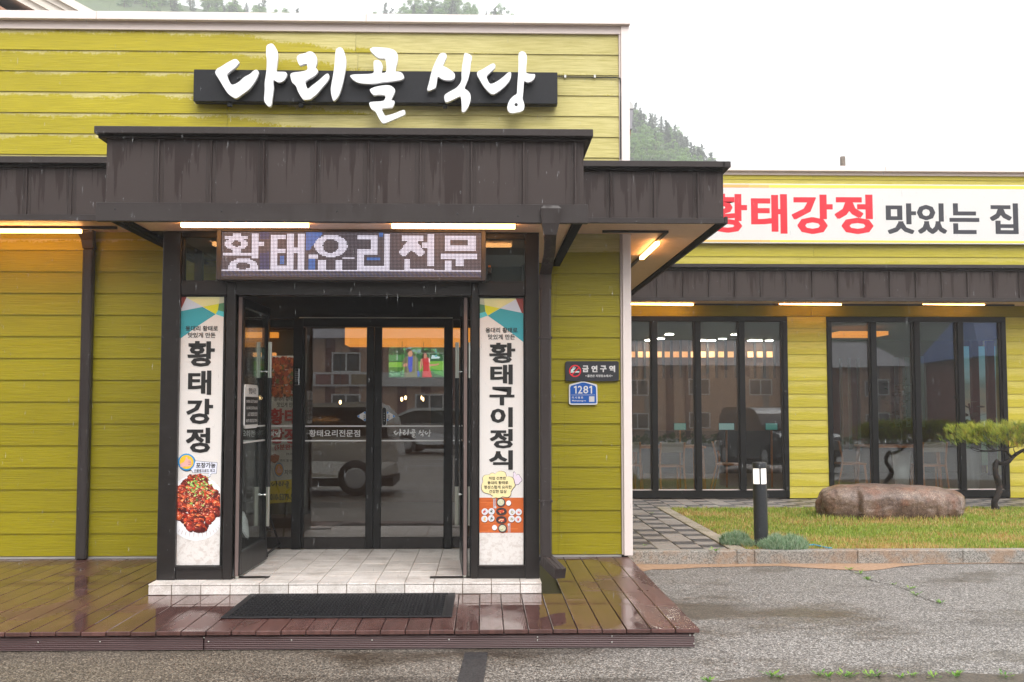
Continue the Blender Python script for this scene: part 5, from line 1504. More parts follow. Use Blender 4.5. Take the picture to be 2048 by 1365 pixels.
wl = [(1697, 1141, 0, 'weed tuft at the upper end of the asphalt crack'), (1720, 1148, 0, 'second weed tuft down the asphalt crack'), (1735, 1160, 0, 'weed tuft on the asphalt crack just below its bend'),
      (1787, 1170, 0, 'lone small weed midway along the asphalt crack'), (1820, 1179, 0, 'spreading weed on the lower part of the asphalt crack'), (1832, 1191, 0, 'weed just below the spreading one on the crack'), (1880, 1207, 0, 'flat weed at the lower end of the asphalt crack'),
      (1430, 1103, ZP + .012, 'bright weed growing in the paving by the kerb'), (1288, 1092, ZP, 'thin weed between pavers near the white corner trim'), (1304, 1027, ZP, 'small weed in the far part of the paver path')]
for px, py, z, lab in wl:
    p = PZ(px, py, z); o = link('weed_tuft', wm[k % 4], None, None, lab, 'weed', None, p, random.uniform(0, 6)); s = .55 if k in (3, 8, 9) else (.9 if k != 7 else 1.1); o.scale = (s, s, s * .8); k += 1
WORD = ['first', 'second', 'third', 'fourth', 'fifth', 'sixth', 'seventh', 'eighth', 'ninth', 'tenth', 'eleventh', 'twelfth', 'thirteenth', 'fourteenth']
for w_i, (px, py) in enumerate(sorted(((1543, 1353), (1560, 1355), (1640, 1352), (1655, 1354), (1690, 1354), (1705, 1352), (1740, 1354), (1752, 1353), (1800, 1356), (1822, 1353), (1868, 1356), (1910, 1353), (2012, 1354), (1417, 1364)))):
    p = PZ(px, py, .004); o = link('weed_tuft', wm[k % 4], None, None, WORD[w_i] + ' small weed from the left along the dark gutter strip', 'weed', 'weeds along the gutter strip', p, random.uniform(0, 6)); s = random.uniform(.6, .95); o.scale = (s * 1.2, s, s * .8); k += 1
# the crack itself
CR = M('crack_dark', srgb(60, 54, 48), .8)
pc_ = [PZ(x, y, 0) for x, y in ((1690, 1136), (1700, 1142), (1722, 1150), (1745, 1163), (1790, 1172), (1818, 1182), (1834, 1193), (1860, 1202), (1890, 1210))]
m = MB(); vs = []
for i, p in enumerate(pc_):
    w_ = .002 + .002 * (i % 2); vs += [(p.x - w_, p.y - w_, E2), (p.x + w_, p.y + w_, E2)]
m.add(vs, [(2 * i, 2 * i + 1, 2 * i + 3, 2 * i + 2) for i in range(len(pc_) - 1)]); m.build('asphalt_crack', CR, kind='structure', label='thin crack across the asphalt with weeds in it')

# ------------------------------------------------------------------ trained pine on the lawn
YPN = 14.2
pine = thing('pine_tree', 'small trained pine with crooked dark trunk and flat needle crown at the right edge', 'tree')
def TP(px, py, dy=0): return P(px, py, YPN + dy)
BARK = N('pine_bark'); p_ = BARK.obj()
f_ = BARK.noise(BARK.scale(p_, 1, 1, .45), 38, 6, .7)
BARK.base(BARK.ramp(f_, [(.36, srgb(18, 15, 13)), (.56, srgb(42, 33, 28)), (.74, srgb(104, 72, 52))])); BARK.rough(.7); BARK.bump(f_, 1., .02)
sc6 = lambda x, y: (1880 + x / 6.5, 830 + y / 6.5)
tr_ = [(735, 1262, 70), (728, 1235, 60), (708, 1180, 45), (705, 1130, 42), (740, 1070, 40), (770, 1000, 42), (772, 930, 43), (755, 860, 42), (725, 780, 38), (718, 700, 36), (722, 640, 40), (740, 605, 36), (775, 630, 28), (830, 640, 27), (900, 605, 27), (935, 560, 26), (985, 515, 25), (1060, 470, 22), (1130, 440, 20), (1250, 430, 14)]
path, rad = [], []
for i, (x, y, w_) in enumerate(tr_):
    px, py = sc6(x, y); path.append(TP(px, py, .03 * math.sin(i * 1.3))); rad.append(w_ / 6.5 * YPN / 2150 * .95)
MB().tube(path, rad, 14).build('trunk', BARK.mat, pine)
brs = [[(930, 555, 20), (895, 510, 18), (860, 470, 17), (800, 455, 17), (720, 470, 13), (640, 470, 12), (560, 470, 11), (480, 450, 8), (420, 430, 6), (330, 405, 4)],
       [(720, 470, 9), (650, 430, 8), (600, 400, 6), (540, 380, 4)], [(800, 455, 10), (770, 420, 7), (740, 370, 5), (735, 330, 4)], [(560, 472, 7), (500, 480, 6), (440, 462, 4), (380, 430, 3)],
       [(860, 470, 10), (900, 430, 8), (960, 420, 6), (1010, 400, 4)], [(985, 515, 8), (960, 460, 6), (950, 420, 4)], [(640, 470, 7), (600, 430, 5), (625, 370, 4), (630, 340, 3)], [(1060, 470, 8), (1120, 520, 6), (1170, 560, 4)]]
tips = []
for k, bb in enumerate(brs):
    pth, rr_ = [], []
    for i, (x, y, w_) in enumerate(bb):
        px, py = sc6(x, y); pth.append(TP(px, py, (.05 * i * (-1) ** k) * (k > 0))); rr_.append(w_ / 6.5 * YPN / 2150 * .9)
    MB().tube(pth, rr_, 7).build('branch', BARK.mat, pine)
    tips.append(pth[-1])
NE = [leaf_mat('needle_%d' % i, srgb(*c), .3) for i, c in enumerate([(132, 156, 42), (170, 184, 58), (92, 122, 36), (196, 190, 74), (200, 150, 66), (54, 78, 28)])]
rg = random.Random(21); nd = MB(); tw = MB()
c_ = TP(2045, 880)
pads = []
for k in range(46):
    a, r = rg.uniform(0, 6.283), math.sqrt(rg.random()); pads.append((math.cos(a) * r, math.sin(a) * r, rg.uniform(-.035, .035), rg.random()))
for k in range(1500):
    pd = rg.choice(pads); ux_, uy_ = pd[0] + rg.gauss(0, .075), pd[1] + rg.gauss(0, .11)
    a, r = math.atan2(uy_, ux_), min(1.08, math.hypot(ux_, uy_))
    x = c_.x + .03 + ux_ * .95; y = YPN + uy_ * .62
    u = (x - c_.x) / .96
    lump = .04 * mnoise.noise(Vector((x * 4, y * 4, 0))) + pd[2]
    topz = TP(2045, 851).z + lump - .07 * max(0, -u - .4) - .02 * r * r
    botz = TP(2045, 897).z + .02 * mnoise.noise(Vector((x * 5, y * 5, 3))) + .03 * r
    z = botz + (topz - botz) * (rg.random() ** .55)
    p = Vector((x, y, z)); fr = (z - botz) / max(.01, topz - botz)
    up_ = Vector((math.cos(a) * r * .5 + rg.uniform(-.5, .5), math.sin(a) * r * .4 + rg.uniform(-.5, .5), .5 + fr * .6)).normalized()
    tw.add([p - up_ * .06 + Vector((-.002, 0, 0)), p - up_ * .06 + Vector((.002, 0, 0)), p + Vector((.0015, 0, 0)), p + Vector((-.0015, 0, 0))], [(0, 1, 2, 3)])
    tt_ = min(.99, max(0, .7 * pd[3] + rg.uniform(-.1, .4) + .5 * (.5 - (z - botz) / max(.01, topz - botz))))  # lower tufts take darker needle tones: shade painted into the crown
    for q_ in range(24):
        d = (up_ * rg.uniform(.7, 1.2) + Vector((rg.gauss(0, .36), rg.gauss(0, .36), rg.gauss(.1, .25)))).normalized()
        l = rg.uniform(.04, .078); w_ = .0017; s_ = d.orthogonal().normalized()
        st_ = p + up_ * rg.uniform(-.03, .02)
        t_ = tt_ if rg.random() < .75 else rg.random()
        mi = rg.choice((0, 1, 3)) if t_ < .55 else (rg.choice((0, 2, 5)) if t_ < .9 - .1 * fr else 4)
        nd.add([st_ - s_ * w_, st_ + s_ * w_, st_ + d * l + s_ * w_ * .4, st_ + d * l - s_ * w_ * .4], [(0, 1, 2, 3)], mi)
tw.build('twigs', BARK.mat, pine, kind='stuff'); nd.build('needles', NE, pine, kind='stuff')

# ------------------------------------------------------------------ bits on and behind the roofs
po = thing('wooden_post', 'top of a weathered wooden post rising behind the wing roof', 'post')
pp_ = P(1685.5, 324, 25)
MB().lathe([(.066, 0), (.064, P(1685, 314, 25).z)], (pp_.x, 25, 0), 14).build('shaft', M('old_wood', srgb(128, 116, 106), .8, var=.3, vs=14), po)
fl = thing('wall_lamp_box', 'white and grey lamp housing on the far side of the white corner trim', 'lamp')
yf2 = YW + .25
xa_ = P(1262, 230, yf2).x
MB().prism(pxpoly([(1255, 203), (1263, 203.5), (1266.5, 210), (1267, 217.5), (1255, 218)], yf2), yf2, yf2 + .12).build('hood', WHITE, fl)
MB().prism(pxpoly([(1255, 218.5), (1266.5, 218), (1264, 258), (1255, 258)], yf2), yf2 + .01, yf2 + .11).build('body', M('lamp_grey', srgb(170, 168, 178), .4), fl)
MB().prism(pxpoly([(1256, 259), (1262.5, 259), (1261.5, 271), (1256, 271)], yf2), yf2 + .03, yf2 + .08).build('arm', M('rusty', srgb(150, 96, 60), .7), fl)
# neighbour house: brick red gable with stepped white barge boards
YN = 24.0
nb = thing('neighbour_house', 'reddish brown rendered gable with stepped white barge boards behind the roof on the left', 'building')
MOLD = M('barge_white', srgb(236, 226, 214), .5); REN = M('render_brown', srgb(176, 134, 112), .8, var=.08, vs=20, bump=.2, bs=60)
s0 = P(30, 0, YN); s1 = P(66, 19.5, YN); d_ = (s1 - s0).normalized(); e0 = s0 - d_ * 4.5; e1 = s1 + d_ * 3.2
MB().prism([(e0.x - 2.5, 0), (e1.x - .6, 0), (e1.x - .6, e1.z - .25), (e0.x, e0.z), (e0.x - 2.5, e0.z - 1.3)], YN, YN + 7).build('wall', REN, nb)
nrm_ = Vector((-d_.z, 0, d_.x)); nrm_ = nrm_ if nrm_.z > 0 else -nrm_
w0 = 0
for k, (wd_, dp) in enumerate(((.14, .06), (.16, .14), (.12, .20), (.16, .3))):
    a, b = e0 + nrm_ * w0, e1 + nrm_ * w0; c, d2 = e1 + nrm_ * (w0 + wd_), e0 + nrm_ * (w0 + wd_)
    MB().prism([(a.x, a.z), (b.x, b.z), (c.x, c.z), (d2.x, d2.z)], YN - dp, YN + 7.1).build('barge_board', MOLD, nb); w0 += wd_ + .002

# ------------------------------------------------------------------ falling rain: thin short streaks in the air
rg = np.random.default_rng(77)
n = 2400
yy_ = rg.uniform(2.2, 9.2, n) ** 1.0; u_ = rg.uniform(-60, 2110, n); v_ = rg.uniform(-20, 1200, n)
m = MB()
for y, u, v in zip(yy_, u_, v_):
    p = P(u, v, y)
    if p.z < .15 or (y > 7.2 and p.x < .9): continue
    w_, l = rg.uniform(.0004, .0007), rg.uniform(.003, .011); t_ = rg.uniform(-.12, .12) * l
    m.add([p + Vector((-w_, 0, 0)), p + Vector((0, -w_, -l)), p + Vector((w_, 0, 0)), p + Vector((t_, w_, l))], [(0, 1, 3), (1, 2, 3), (2, 0, 3), (0, 2, 1)])
q = N('rain_drop')
mx = q.n('ShaderNodeMixShader', {0: .2, 1: q.n('ShaderNodeBsdfTransparent').outputs[0], 2: q.n('ShaderNodeBsdfDiffuse', {0: (.85, .87, .9, 1)}).outputs[0]}).outputs[0]
q.t.links.new(mx, q.out.inputs['Surface'])
m.build('rain', q.mat, kind='stuff', label='fine rain falling before the building')
# ------------------------------------------------------------------ main room behind the sliding doors
yy = 12.6
box('cove_light', P(690, 660, yy).x, 1.1, yy, yy + .5, P(700, 690, yy).z + .0, P(700, 690, yy).z + .25, COVE, main)
box('cove_drop', -4.0, 1.1, yy - .04, yy - .005, P(700, 690, yy).z + .2, 2.72, INT_DARK, main)
box('cove_light', P(480, 660, yy).x, P(545, 660, yy).x, yy + .3, yy + .4, P(500, 672, yy).z, P(500, 661, yy).z, COVE, main)
box('cove_light', P(495, 700, yy).x, P(540, 700, yy).x, yy + .3, yy + .4, P(500, 711, yy).z, P(500, 703, yy).z, COVE2, main)
box('partition', P(455, 800, yy).x, P(606, 800, yy).x, yy + .45, yy + .6, .2, 2.7, M('partition_grey', srgb(84, 78, 72), .7), main)
box('menu_board', P(862, 800, 13.2).x, P(905, 800, 13.2).x, 13.2, 13.24, P(880, 850, 13.2).z, P(880, 785, 13.2).z, INT_DARK, main)
for x_ in (-2.3, -.6): box('added_fill_panel', x_ - .45, x_ + .45, YW + .26, YW + .56, 2.69, 2.715, M('fill_panel_glow', (1, 1, 1), .5, emit=5., ecol=(1, .88, .72)), main)  # unseen panels added to brighten the banner stand behind the doors
tv = thing('television', 'television on the wall showing a man and a woman in red outdoors', 'television')
YTV = 13.6
def tvp(pts): return [(700 + x / 4.877, 620 + y / 4.877) for x, y in pts]
tx0, tz0, tx1, tz1 = P(777.5, 755, YTV).x, P(777.5, 755, YTV).z, P(889, 690, YTV).x, P(889, 691, YTV).z
box('case', tx0 - .012, tx1 + .012, YTV + .002, YTV + .05, tz0 - .012, tz1 + .012, BLACK, tv, .004)
def scr_mat(r, g, b):
    c = srgb(r, g, b); return M('screen_%02x%02x%02x' % (r, g, b), (0.01, .01, .01), .3, emit=.62, ecol=c)
pic = [([(378, 345), (914, 345), (914, 658), (378, 658)], (40, 96, 54)), ([(378, 345), (914, 345), (914, 440), (378, 440)], (30, 70, 46)),
       ([(520, 345), (700, 345), (690, 420), (540, 400)], (110, 150, 150)), ([(378, 435), (530, 440), (530, 500), (378, 500)], (60, 130, 70)), ([(378, 512), (914, 500), (914, 590), (378, 610)], (120, 176, 60)),
       ([(378, 560), (520, 560), (520, 600), (378, 605)], (60, 120, 40)), ([(800, 440), (880, 460), (870, 475), (790, 478)], (200, 220, 224)), ([(780, 570), (914, 600), (914, 650), (820, 620)], (70, 150, 60)), ([(378, 600), (500, 600), (530, 658), (378, 658)], (50, 100, 70)),
       ([(455, 400), (462, 400), (464, 490), (456, 490)], (180, 190, 180)), ([(825, 380), (842, 380), (850, 460), (830, 460)], (90, 180, 180))]
for k in range(60):
    x, y = rnd.uniform(385, 905), rnd.uniform(348, 440); pic.append((ell(x, y, rnd.uniform(8, 22), rnd.uniform(6, 14), 7), rnd.choice([(24, 60, 34), (50, 120, 60), (90, 150, 90), (36, 90, 60)])))
for k in range(40):
    x, y = rnd.uniform(385, 520), rnd.uniform(590, 655); pic.append((ell(x, y, rnd.uniform(6, 14), rnd.uniform(4, 9), 6), rnd.choice([(90, 160, 110), (40, 100, 60), (140, 190, 150)])))
man = [([(515, 500), (535, 465), (570, 448), (620, 445), (655, 462), (668, 500), (672, 600), (650, 658), (530, 658), (530, 560), (512, 555)], (112, 112, 84)), ([(568, 455), (612, 452), (606, 600), (580, 612), (568, 560)], (30, 70, 190)),
       ([(558, 400), (575, 385), (600, 390), (612, 430), (600, 460), (575, 458), (562, 430)], (196, 140, 112)), ([(545, 400), (560, 378), (590, 382), (603, 396), (575, 405), (562, 432)], (44, 36, 34)), ([(518, 540), (545, 515), (562, 530), (555, 550), (525, 560)], (206, 150, 124)), ([(655, 600), (668, 590), (680, 620), (678, 650), (660, 655)], (40, 80, 170))]
wom = [([(705, 470), (720, 462), (760, 465), (780, 480), (775, 560), (800, 658), (705, 658), (712, 560)], (200, 50, 56)), ([(715, 425), (735, 415), (750, 430), (750, 465), (738, 478), (720, 470)], (196, 138, 116)), ([(706, 430), (720, 410), (745, 412), (756, 440), (750, 440), (738, 424), (722, 428), (716, 470), (706, 480)], (54, 34, 34)),
       ([(776, 530), (840, 530), (866, 520), (868, 536), (840, 545), (780, 552)], (206, 146, 122)), ([(690, 480), (706, 475), (708, 540), (690, 590), (680, 560)], (206, 146, 122)), ([(765, 472), (782, 478), (778, 520), (768, 510)], (236, 200, 196))]
sm = MB(); mats = []; idx = {}
for k, (pts, c) in enumerate(pic + man + wom):
    if c not in idx: idx[c] = len(mats); mats.append(scr_mat(*c))
    pts = [(min(914, max(378, x)), min(658, max(345, y))) for x, y in pts]
    q = pxpoly(tvp(pts), YTV); a = sum(q[i][0] * q[(i + 1) % len(q)][1] - q[(i + 1) % len(q)][0] * q[i][1] for i in range(len(q)))
    if a < 0: q = q[::-1]
    sm.add([(x, YTV + .001 - .00002 * k, z) for x, z in q], [list(range(len(q)))], idx[c])
sm.build('screen', mats, tv, kind='stuff')
bl = MB().lathe([(.004, .05), (.016, .045), (.024, .02), (.022, -.01), (.008, -.03)], (0, 0, 0), 12).mesh('bulb', BULB)
cd = MB().tube([(0, 0, .05), (0, 0, 1.1)], .004, 5).mesh('cord', BLACK)
for k, (px, py, Y, lab) in enumerate(((680.5, 806, 12.6, 'pendant bulb seen through the left sliding leaf'), (803.5, 800, 12.2, 'left one of the close pair of pendant bulbs in the right sliding leaf'), (811, 797, 12.9, 'right one of the close pair of pendant bulbs in the right sliding leaf'), (843, 797, 13.0, 'small pendant bulb left of the faint pair in the right leaf'), (846.5, 800, 12.4, 'faint pendant bulb near the right leaf edge'))):
    t = thing('pendant_lamp', lab, 'lamp', P(px, py, Y)); o = link('bulb', bl, t); link('cord', cd, t)
    s = .38 if k > 2 else .6; t.scale = (s, s, .6)
# things kept in the porch: folding banner stand and umbrella
bs = thing('banner_stand', 'banner stand behind the left door with red lettering and a yellow foot strip', 'banner')
YB2 = YW + .75
def bp_(name, pts, mt, lv): 
    y = YB2 - .0012 * lv; return MB().prism(pxpoly(pts, y), y, y + .001).build(name, mt, bs)
bx_ = (534, 600)
RED2 = flat(196, 52, 58); YE2 = flat(236, 206, 36)
MB().prism(pxpoly([(bx_[0], 1008), (bx_[1], 1003), (bx_[1], 712), (bx_[0], 712)], YB2), YB2, YB2 + .004).build('sheet', PRINT_W, bs)
sh_ = []
sav = YV; YV = YB2
for _ in range(330):
    x, y = rnd.uniform(536, 598), rnd.uniform(716, 792)
    sh_.append((clip(ell(x, y, rnd.uniform(2, 6), rnd.uniform(2, 6), 8), 534.5, 599.5), rnd.choice([(150, 44, 30), (180, 70, 44), (110, 30, 24), (196, 96, 60), (90, 110, 50), (210, 120, 70), (70, 24, 20)]), 1.1))
photo('food_photo', bs, sh_)
YV = sav
bp_('foot_strip', [(bx_[0], 1008), (bx_[1], 1003), (bx_[1], 957), (bx_[0], 964)], YE2, 1.5)
def bw(s, r, mt, fat=0, off=.016): wpx('lettering', s, mt, bs, r, YB2 - .003, off, fat)
bw('용대리 황태로', (548, 794, 592, 803), PRINT_K); bw('맛있게 만든', (554, 805, 592, 815), PRINT_K)
bw('황태', (539, 817, 595, 850), RED2, .004); bw('강정', (539, 857, 595, 888), RED2, .004); bw('(5분완성)', (549, 889, 596, 902), RED2, .001)
bw('황태 구이를 넣고', (572, 906, 597, 911), PRINT_K); bw('조리 할 수 있음', (560, 919, 597, 924), PRINT_K)
bw('지역맛집', (569, 940, 600, 950), PRINT_K)
bp_('badge', ell(558, 940, 9.5, 14, 20), flat(46, 150, 214), 1.5); bp_('badge', ell(558, 940, 8, 12, 20), flat(226, 150, 48), 2.2)
bp_('hand', chaikin(q_ := [(553, 943), (556, 938), (557, 932), (559, 932), (559.5, 938), (563, 938), (563, 946), (556, 947)], 1), SKIN, 3)
bp_('parcel', [(541, 912), (549, 908), (559, 912), (557, 922), (549, 927), (540, 922)], flat(176, 92, 56), 1.5)
for s, r in (('골', None),): pass
q = [(542, 967), (586, 963)]
# small brush script name on the yellow strip and on the sliding glass, from the same letter outlines
def script(parent, Y, px0, py0, k, mt, keys=('da', 'ri', 'gol', 'sik', 'dang'), w=None):
    for key in keys:
        m = MB()
        for pts in LET[key]:
            pts = chaikin(pts, 1, .2)
            m.prism(pxpoly([(px0 + (x - 429) * k, py0 + (y - 88) * k) for x, y in pts], Y), Y - .001, Y)
        m.build('letter', mt, parent)
script(bs, YB2 - .003, 541.5, 962, .098, PRINT_K, ('da', 'ri', 'gol', 'sik'))
bw('010-5379-58', (540.5, 988, 591, 1001), PRINT_K, .001)
script(gl2, YI - .0265, 787, 858, .1175, PRINT_W)
script(gs1, YI + .003, 487 + .5, 858, .1175, PRINT_W, ('sik', 'dang'))
wpx('lettering', '요리전문', PRINT_W, gs1, (484, 861, 518, 874), YI + .003, .016)
st_ = thing('folding_stand', 'black folding easel standing behind the open left door leaf', 'stand')
f1 = [P(531, 1035, 9.3), PZ(561, 1096, ZS), PZ(533, 1114, ZS), PZ(527, 1092, ZS)]
for a, b, w_ in ((P(529, 1000, 9.35), PZ(561, 1097, ZS + .012), .014), (P(521, 1000, 9.0), PZ(534, 1114, ZS + .012), .016), (PZ(534, 1108, ZS + .03), PZ(560, 1089, ZS + .05), .014), (P(520, 1000, 9.05), P(531, 1000, 9.34), .014), (P(524, 1068, 9.1), P(551, 1058, 9.5), .008), (P(526, 1048, 9.1), P(545, 1064, 9.45), .008)):
    MB().bar(a, b, w_, w_).build('bar', BLACK, st_)
um = thing('umbrella', 'furled white umbrella leaning behind the glass of the left open door', 'umbrella')
ua, ub = P(478, 1020, 9.0), P(501, 1094, 9.0)
pts = [ua + (ub - ua) * t for t in (0, .1, .35, .62, .74, .76, 1.0)]
MB().tube(pts, [.006, .035, .042, .024, .014, .006, .004], 10).build('canopy', WHITE, um)
MB().tube([ua - (ub - ua) * .9, ua], .008, 8).build('shaft', BLACK, um)
MB().tube([pts[4], ub + (ub - ua) * .02], .006, 8).build('ferrule', BLACK, um)
# shoe cabinet shapes deep left of the porch
box('bench', P(445, 1050, 9.2).x, P(470, 1050, 9.2).x, 9.0, 9.6, ZS + .001, ZS + .3, INT_DARK, porch)

# ------------------------------------------------------------------ wing room: ceiling lights, glowing slots, slatted screen, furniture
YR = YWW + 6.35
def qw(x, y): return (1240 + x / 3.25, 590 + y / 3.25)
dlm = MB().lathe([(.08, 0), (.08, .02), (.06, .024)], (0, 0, 0), 16).mesh('lens', DOWNL)
drm = MB().lathe([(.1, .004), (.1, .03), (.082, .03), (.082, .004)], (0, 0, 0), 16).mesh('ring', WHITE)
zc_ = 2.9
ORD = ['first', 'second', 'third', 'fourth', 'fifth', 'sixth', 'seventh', 'eighth', 'ninth', 'tenth', 'eleventh', 'twelfth', 'thirteenth', 'fourteenth', 'fifteenth', 'sixteenth', 'seventeenth', 'eighteenth', 'nineteenth', 'twentieth']
CLX = [320, 262, 188, 187, 665, 583, 750, 597, 541, 855, 970, 900]
CLO = sorted(range(12), key=lambda i: CLX[i])
for k, (x, y) in enumerate(((320, 259), (262, 286), (188, 311), (187, 363), (665, 288), (583, 313), (750, 260), (597, 348), (541, 366), (855, 314), (970, 348), (900, 365))):
    px, py = qw(x, y); p = PZ(px, py, zc_ - .03)
    if p.y > YR - .2: p = P(px, py, YR - .3); p.z = zc_ - .03
    t = thing('ceiling_light', ORD[CLO.index(k)] + ' small round ceiling light from the left behind the nearer window', 'ceiling light', (p.x, p.y, zc_ - .032), group='ceiling lights in the wing room')
    link('lens', dlm, t); link('ring', drm, t)
for x in (80, 132, 187, 253, 305, 365, 422, 475, 540, 596, 657, 720, 847, 908, 972):
    px, py = qw(x, 388); c = P(px, py, YR); hw_ = 5.5 / 2150 * YR
    box('slot_light', c.x - hw_, c.x + hw_, YR - .02, YR + .03, c.z - hw_ * 1.05, c.z + hw_ * 1.05, COVE2, wing)
    box('slat', c.x + hw_ + .005, c.x + hw_ + .05, YR - .08, YR - .021, c.z - .5, 2.9, INT_DARK, wing)
box('wainscot', 3.0, 7.0, YR - .03, YR + .02, ZP, 1.0, M('wainscot', srgb(58, 46, 40), .6), wing)
box('cove_light', P(1664, 670, 19).x, P(1760, 670, 19).x, 18.6, 19.4, 2.75, 2.82, COVE, wing)
# painted landscape wall behind slats
ml = thing('landscape_mural', 'bright landscape wall picture seen between dark slats in the right window', 'mural')
YM = YR - .5
MUR = N('mural_print'); p_ = MUR.pos; z_ = MUR.sep(p_)[2]
nz_ = MUR.noise(MUR.scale(p_, 1, 1, 2), 2.2, 6, .6)
hgt = MUR.math('ADD', z_, MUR.math('MULTIPLY', MUR.math('SUBTRACT', nz_, .5), .7))
mr = MUR.n('ShaderNodeMapRange', {0: hgt, 1: .2, 2: 2.8, 3: 0., 4: 1.}).outputs[0]
cm = MUR.ramp(mr, [(0, srgb(70, 80, 70)), (.22, srgb(120, 150, 120)), (.38, srgb(150, 186, 186)), (.5, srgb(170, 160, 136)), (.66, srgb(120, 150, 140)), (.78, srgb(150, 200, 206)), (1, srgb(120, 190, 206))])
MUR.base(cm); MUR.rough(.6); MUR.set(MUR.b.inputs['Emission Color'], cm); MUR.b.inputs['Emission Strength'].default_value = .16  # faint emission in the picture stands in for light on it
box('picture', P(1915, 700, YM).x, P(2010, 700, YM).x, YM, YM + .02, .3, 2.75, MUR.mat, ml)
for px in (1937, 1968, 1995): box('slat', P(px, 700, YM).x - .07, P(px, 700, YM).x + .07, YM - .3, YM - .18, ZP, 2.85, INT_DARK, ml)
PALE = M('pale_curtain', srgb(140, 156, 150), .7)
for k, (px, Y) in enumerate(((1683, 22), (1700, 22), (1718, 22), (1793, 21.5), (1815, 21.5), (1843, 21))):
    box('curtain_strip', P(px, 800, Y).x - .03, P(px, 800, Y).x + (.03 if k < 3 else .06), Y, Y + .02, .6 if k < 3 else 1.1, 2.5, PALE, wing)
# tables and chairs
def make_table(lab, x, y, rz=0):
    t = thing('dining_table', lab, 'table', (x, y, ZP), rz)
    MB().box(-.6, .6, -.38, .38, .71, .745, 0, .006).build('top', WOOD, t)
    for sx in (-1, 1):
        for sy in (-1, 1): MB().bar((sx * .54, sy * .32, .71), (sx * .57, sy * .35, 0), .045, .045).build('leg', WOOD, t)
    return t
def make_chair(lab, x, y, rz):
    t = thing('dining_chair', lab, 'chair', (x, y, ZP), rz)
    MB().box(-.21, .21, -.21, .21, .43, .46, 0, .008).build('seat', WOOD, t)
    for sx in (-1, 1):
        MB().bar((sx * .19, -.18, .43), (sx * .21, -.22, 0), .03, .035).build('leg', WOOD, t)
        MB().tube([(sx * .2, .3, 0), (sx * .19, .2, .43), (sx * .19, .2, .55), (sx * .19, .26, .82)], .017, 6).build('leg', WOOD, t)
    MB().box(-.19, .19, .2, .225, .66, .82, 0, .006).build('backrest', M('chair_back', srgb(150, 130, 108), .5), t)
    return t
ch = make_chair('wooden chair seen side on behind the third pane of the left window', 4.05, 17.6, R(70))
tb = make_table('wooden dining table behind the left window wall', 3.0, 17.7)
copy_thing(tb, (6.9, 17.8, ZP), 0, 'wooden dining table behind the right window wall')
copy_thing(ch, (2.35, 17.35, ZP), R(170), 'pale backed wooden chair behind the first pane of the left window')
copy_thing(ch, (2.95, 17.1, ZP), R(185), 'pale backed wooden chair behind the second pane of the left window')
copy_thing(ch, (6.05, 17.7, ZP), R(95), 'orange brown wooden chair behind the second pane of the right window')
copy_thing(ch, (7.15, 17.15, ZP), R(180), 'wooden chair with its back to the third pane of the right window')
SCR = M('tablet_screen', (.05, .2, .18), .3, emit=.12, ecol=(.18, .6, .5)); SCR2 = M('tablet_pale', (.3, .4, .38), .3, emit=.14, ecol=(.6, .9, .85))
for px, w_, mt, lab in ((1360, .1, SCR, 'green lit ordering tablet on a stalk in the left window'), (1453, .13, SCR2, 'pale lit ordering tablet in the third pane of the left window'), (1543, .1, SCR, 'dim ordering tablet in the last pane of the left window')):
    Y = 18.4; t = thing('order_tablet', lab, 'tablet'); c = P(px, 853, Y)
    box('case', c.x - w_ - .012, c.x + w_ + .012, Y, Y + .02, c.z - .07, c.z + .06, BLACK, t, .004); box('display', c.x - w_, c.x + w_, Y - .004, Y - .001, c.z - .06, c.z + .05, mt, t)
    MB().bar((c.x, Y + .01, c.z - .071), (c.x, Y + .03, ZP), .03, .03).build('stand', WOOD, t)
# two indoor plants
def indoor_plant(lab, px, Y, zb, h, n, ls, c, seed):
    t = thing('indoor_plant', lab, 'plant'); rg = random.Random(seed); x = P(px, 800, Y).x
    MB().lathe([(.1, ZP + .001), (.15, zb), (.13, zb)], (x, Y, 0), 16).build('pot', WHITE, t)
    MB().tube([(x, Y, zb - .05), (x + .03, Y, zb + h * .5), (x - .02, Y, zb + h)], .014, 6).build('stem', BARK.mat, t)
    m = MB()
    for k in range(n):
        a = rg.uniform(0, 6.28); z = zb + h * rg.uniform(.3, 1.05); d = Vector((math.cos(a), math.sin(a), rg.uniform(-.2, .6))).normalized(); l = ls * rg.uniform(.7, 1.2)
        s = Vector((-math.sin(a), math.cos(a), rg.uniform(-.4, .4))); p = Vector((x, Y, z)) + d * rg.uniform(0, h * .28)
        m.add([p, p + d * l * .35 + s * l * .28, p + d * l * .75 + s * l * .22, p + d * l, p + d * l * .75 - s * l * .22, p + d * l * .35 - s * l * .28], [(0, 1, 2, 3, 4, 5)])
    m.build('leaves', leaf_mat('indoor_leaf', srgb(*c)), t)
indoor_plant('broad leaved rubber plant in the last pane of the right window', 1940, 17.6, .8, .75, 26, .2, (54, 84, 62), 3)
indoor_plant('feathery ficus on a stand in the second pane of the right window', 1800, 18.0, .75, 1.1, 170, .08, (60, 74, 40), 4)
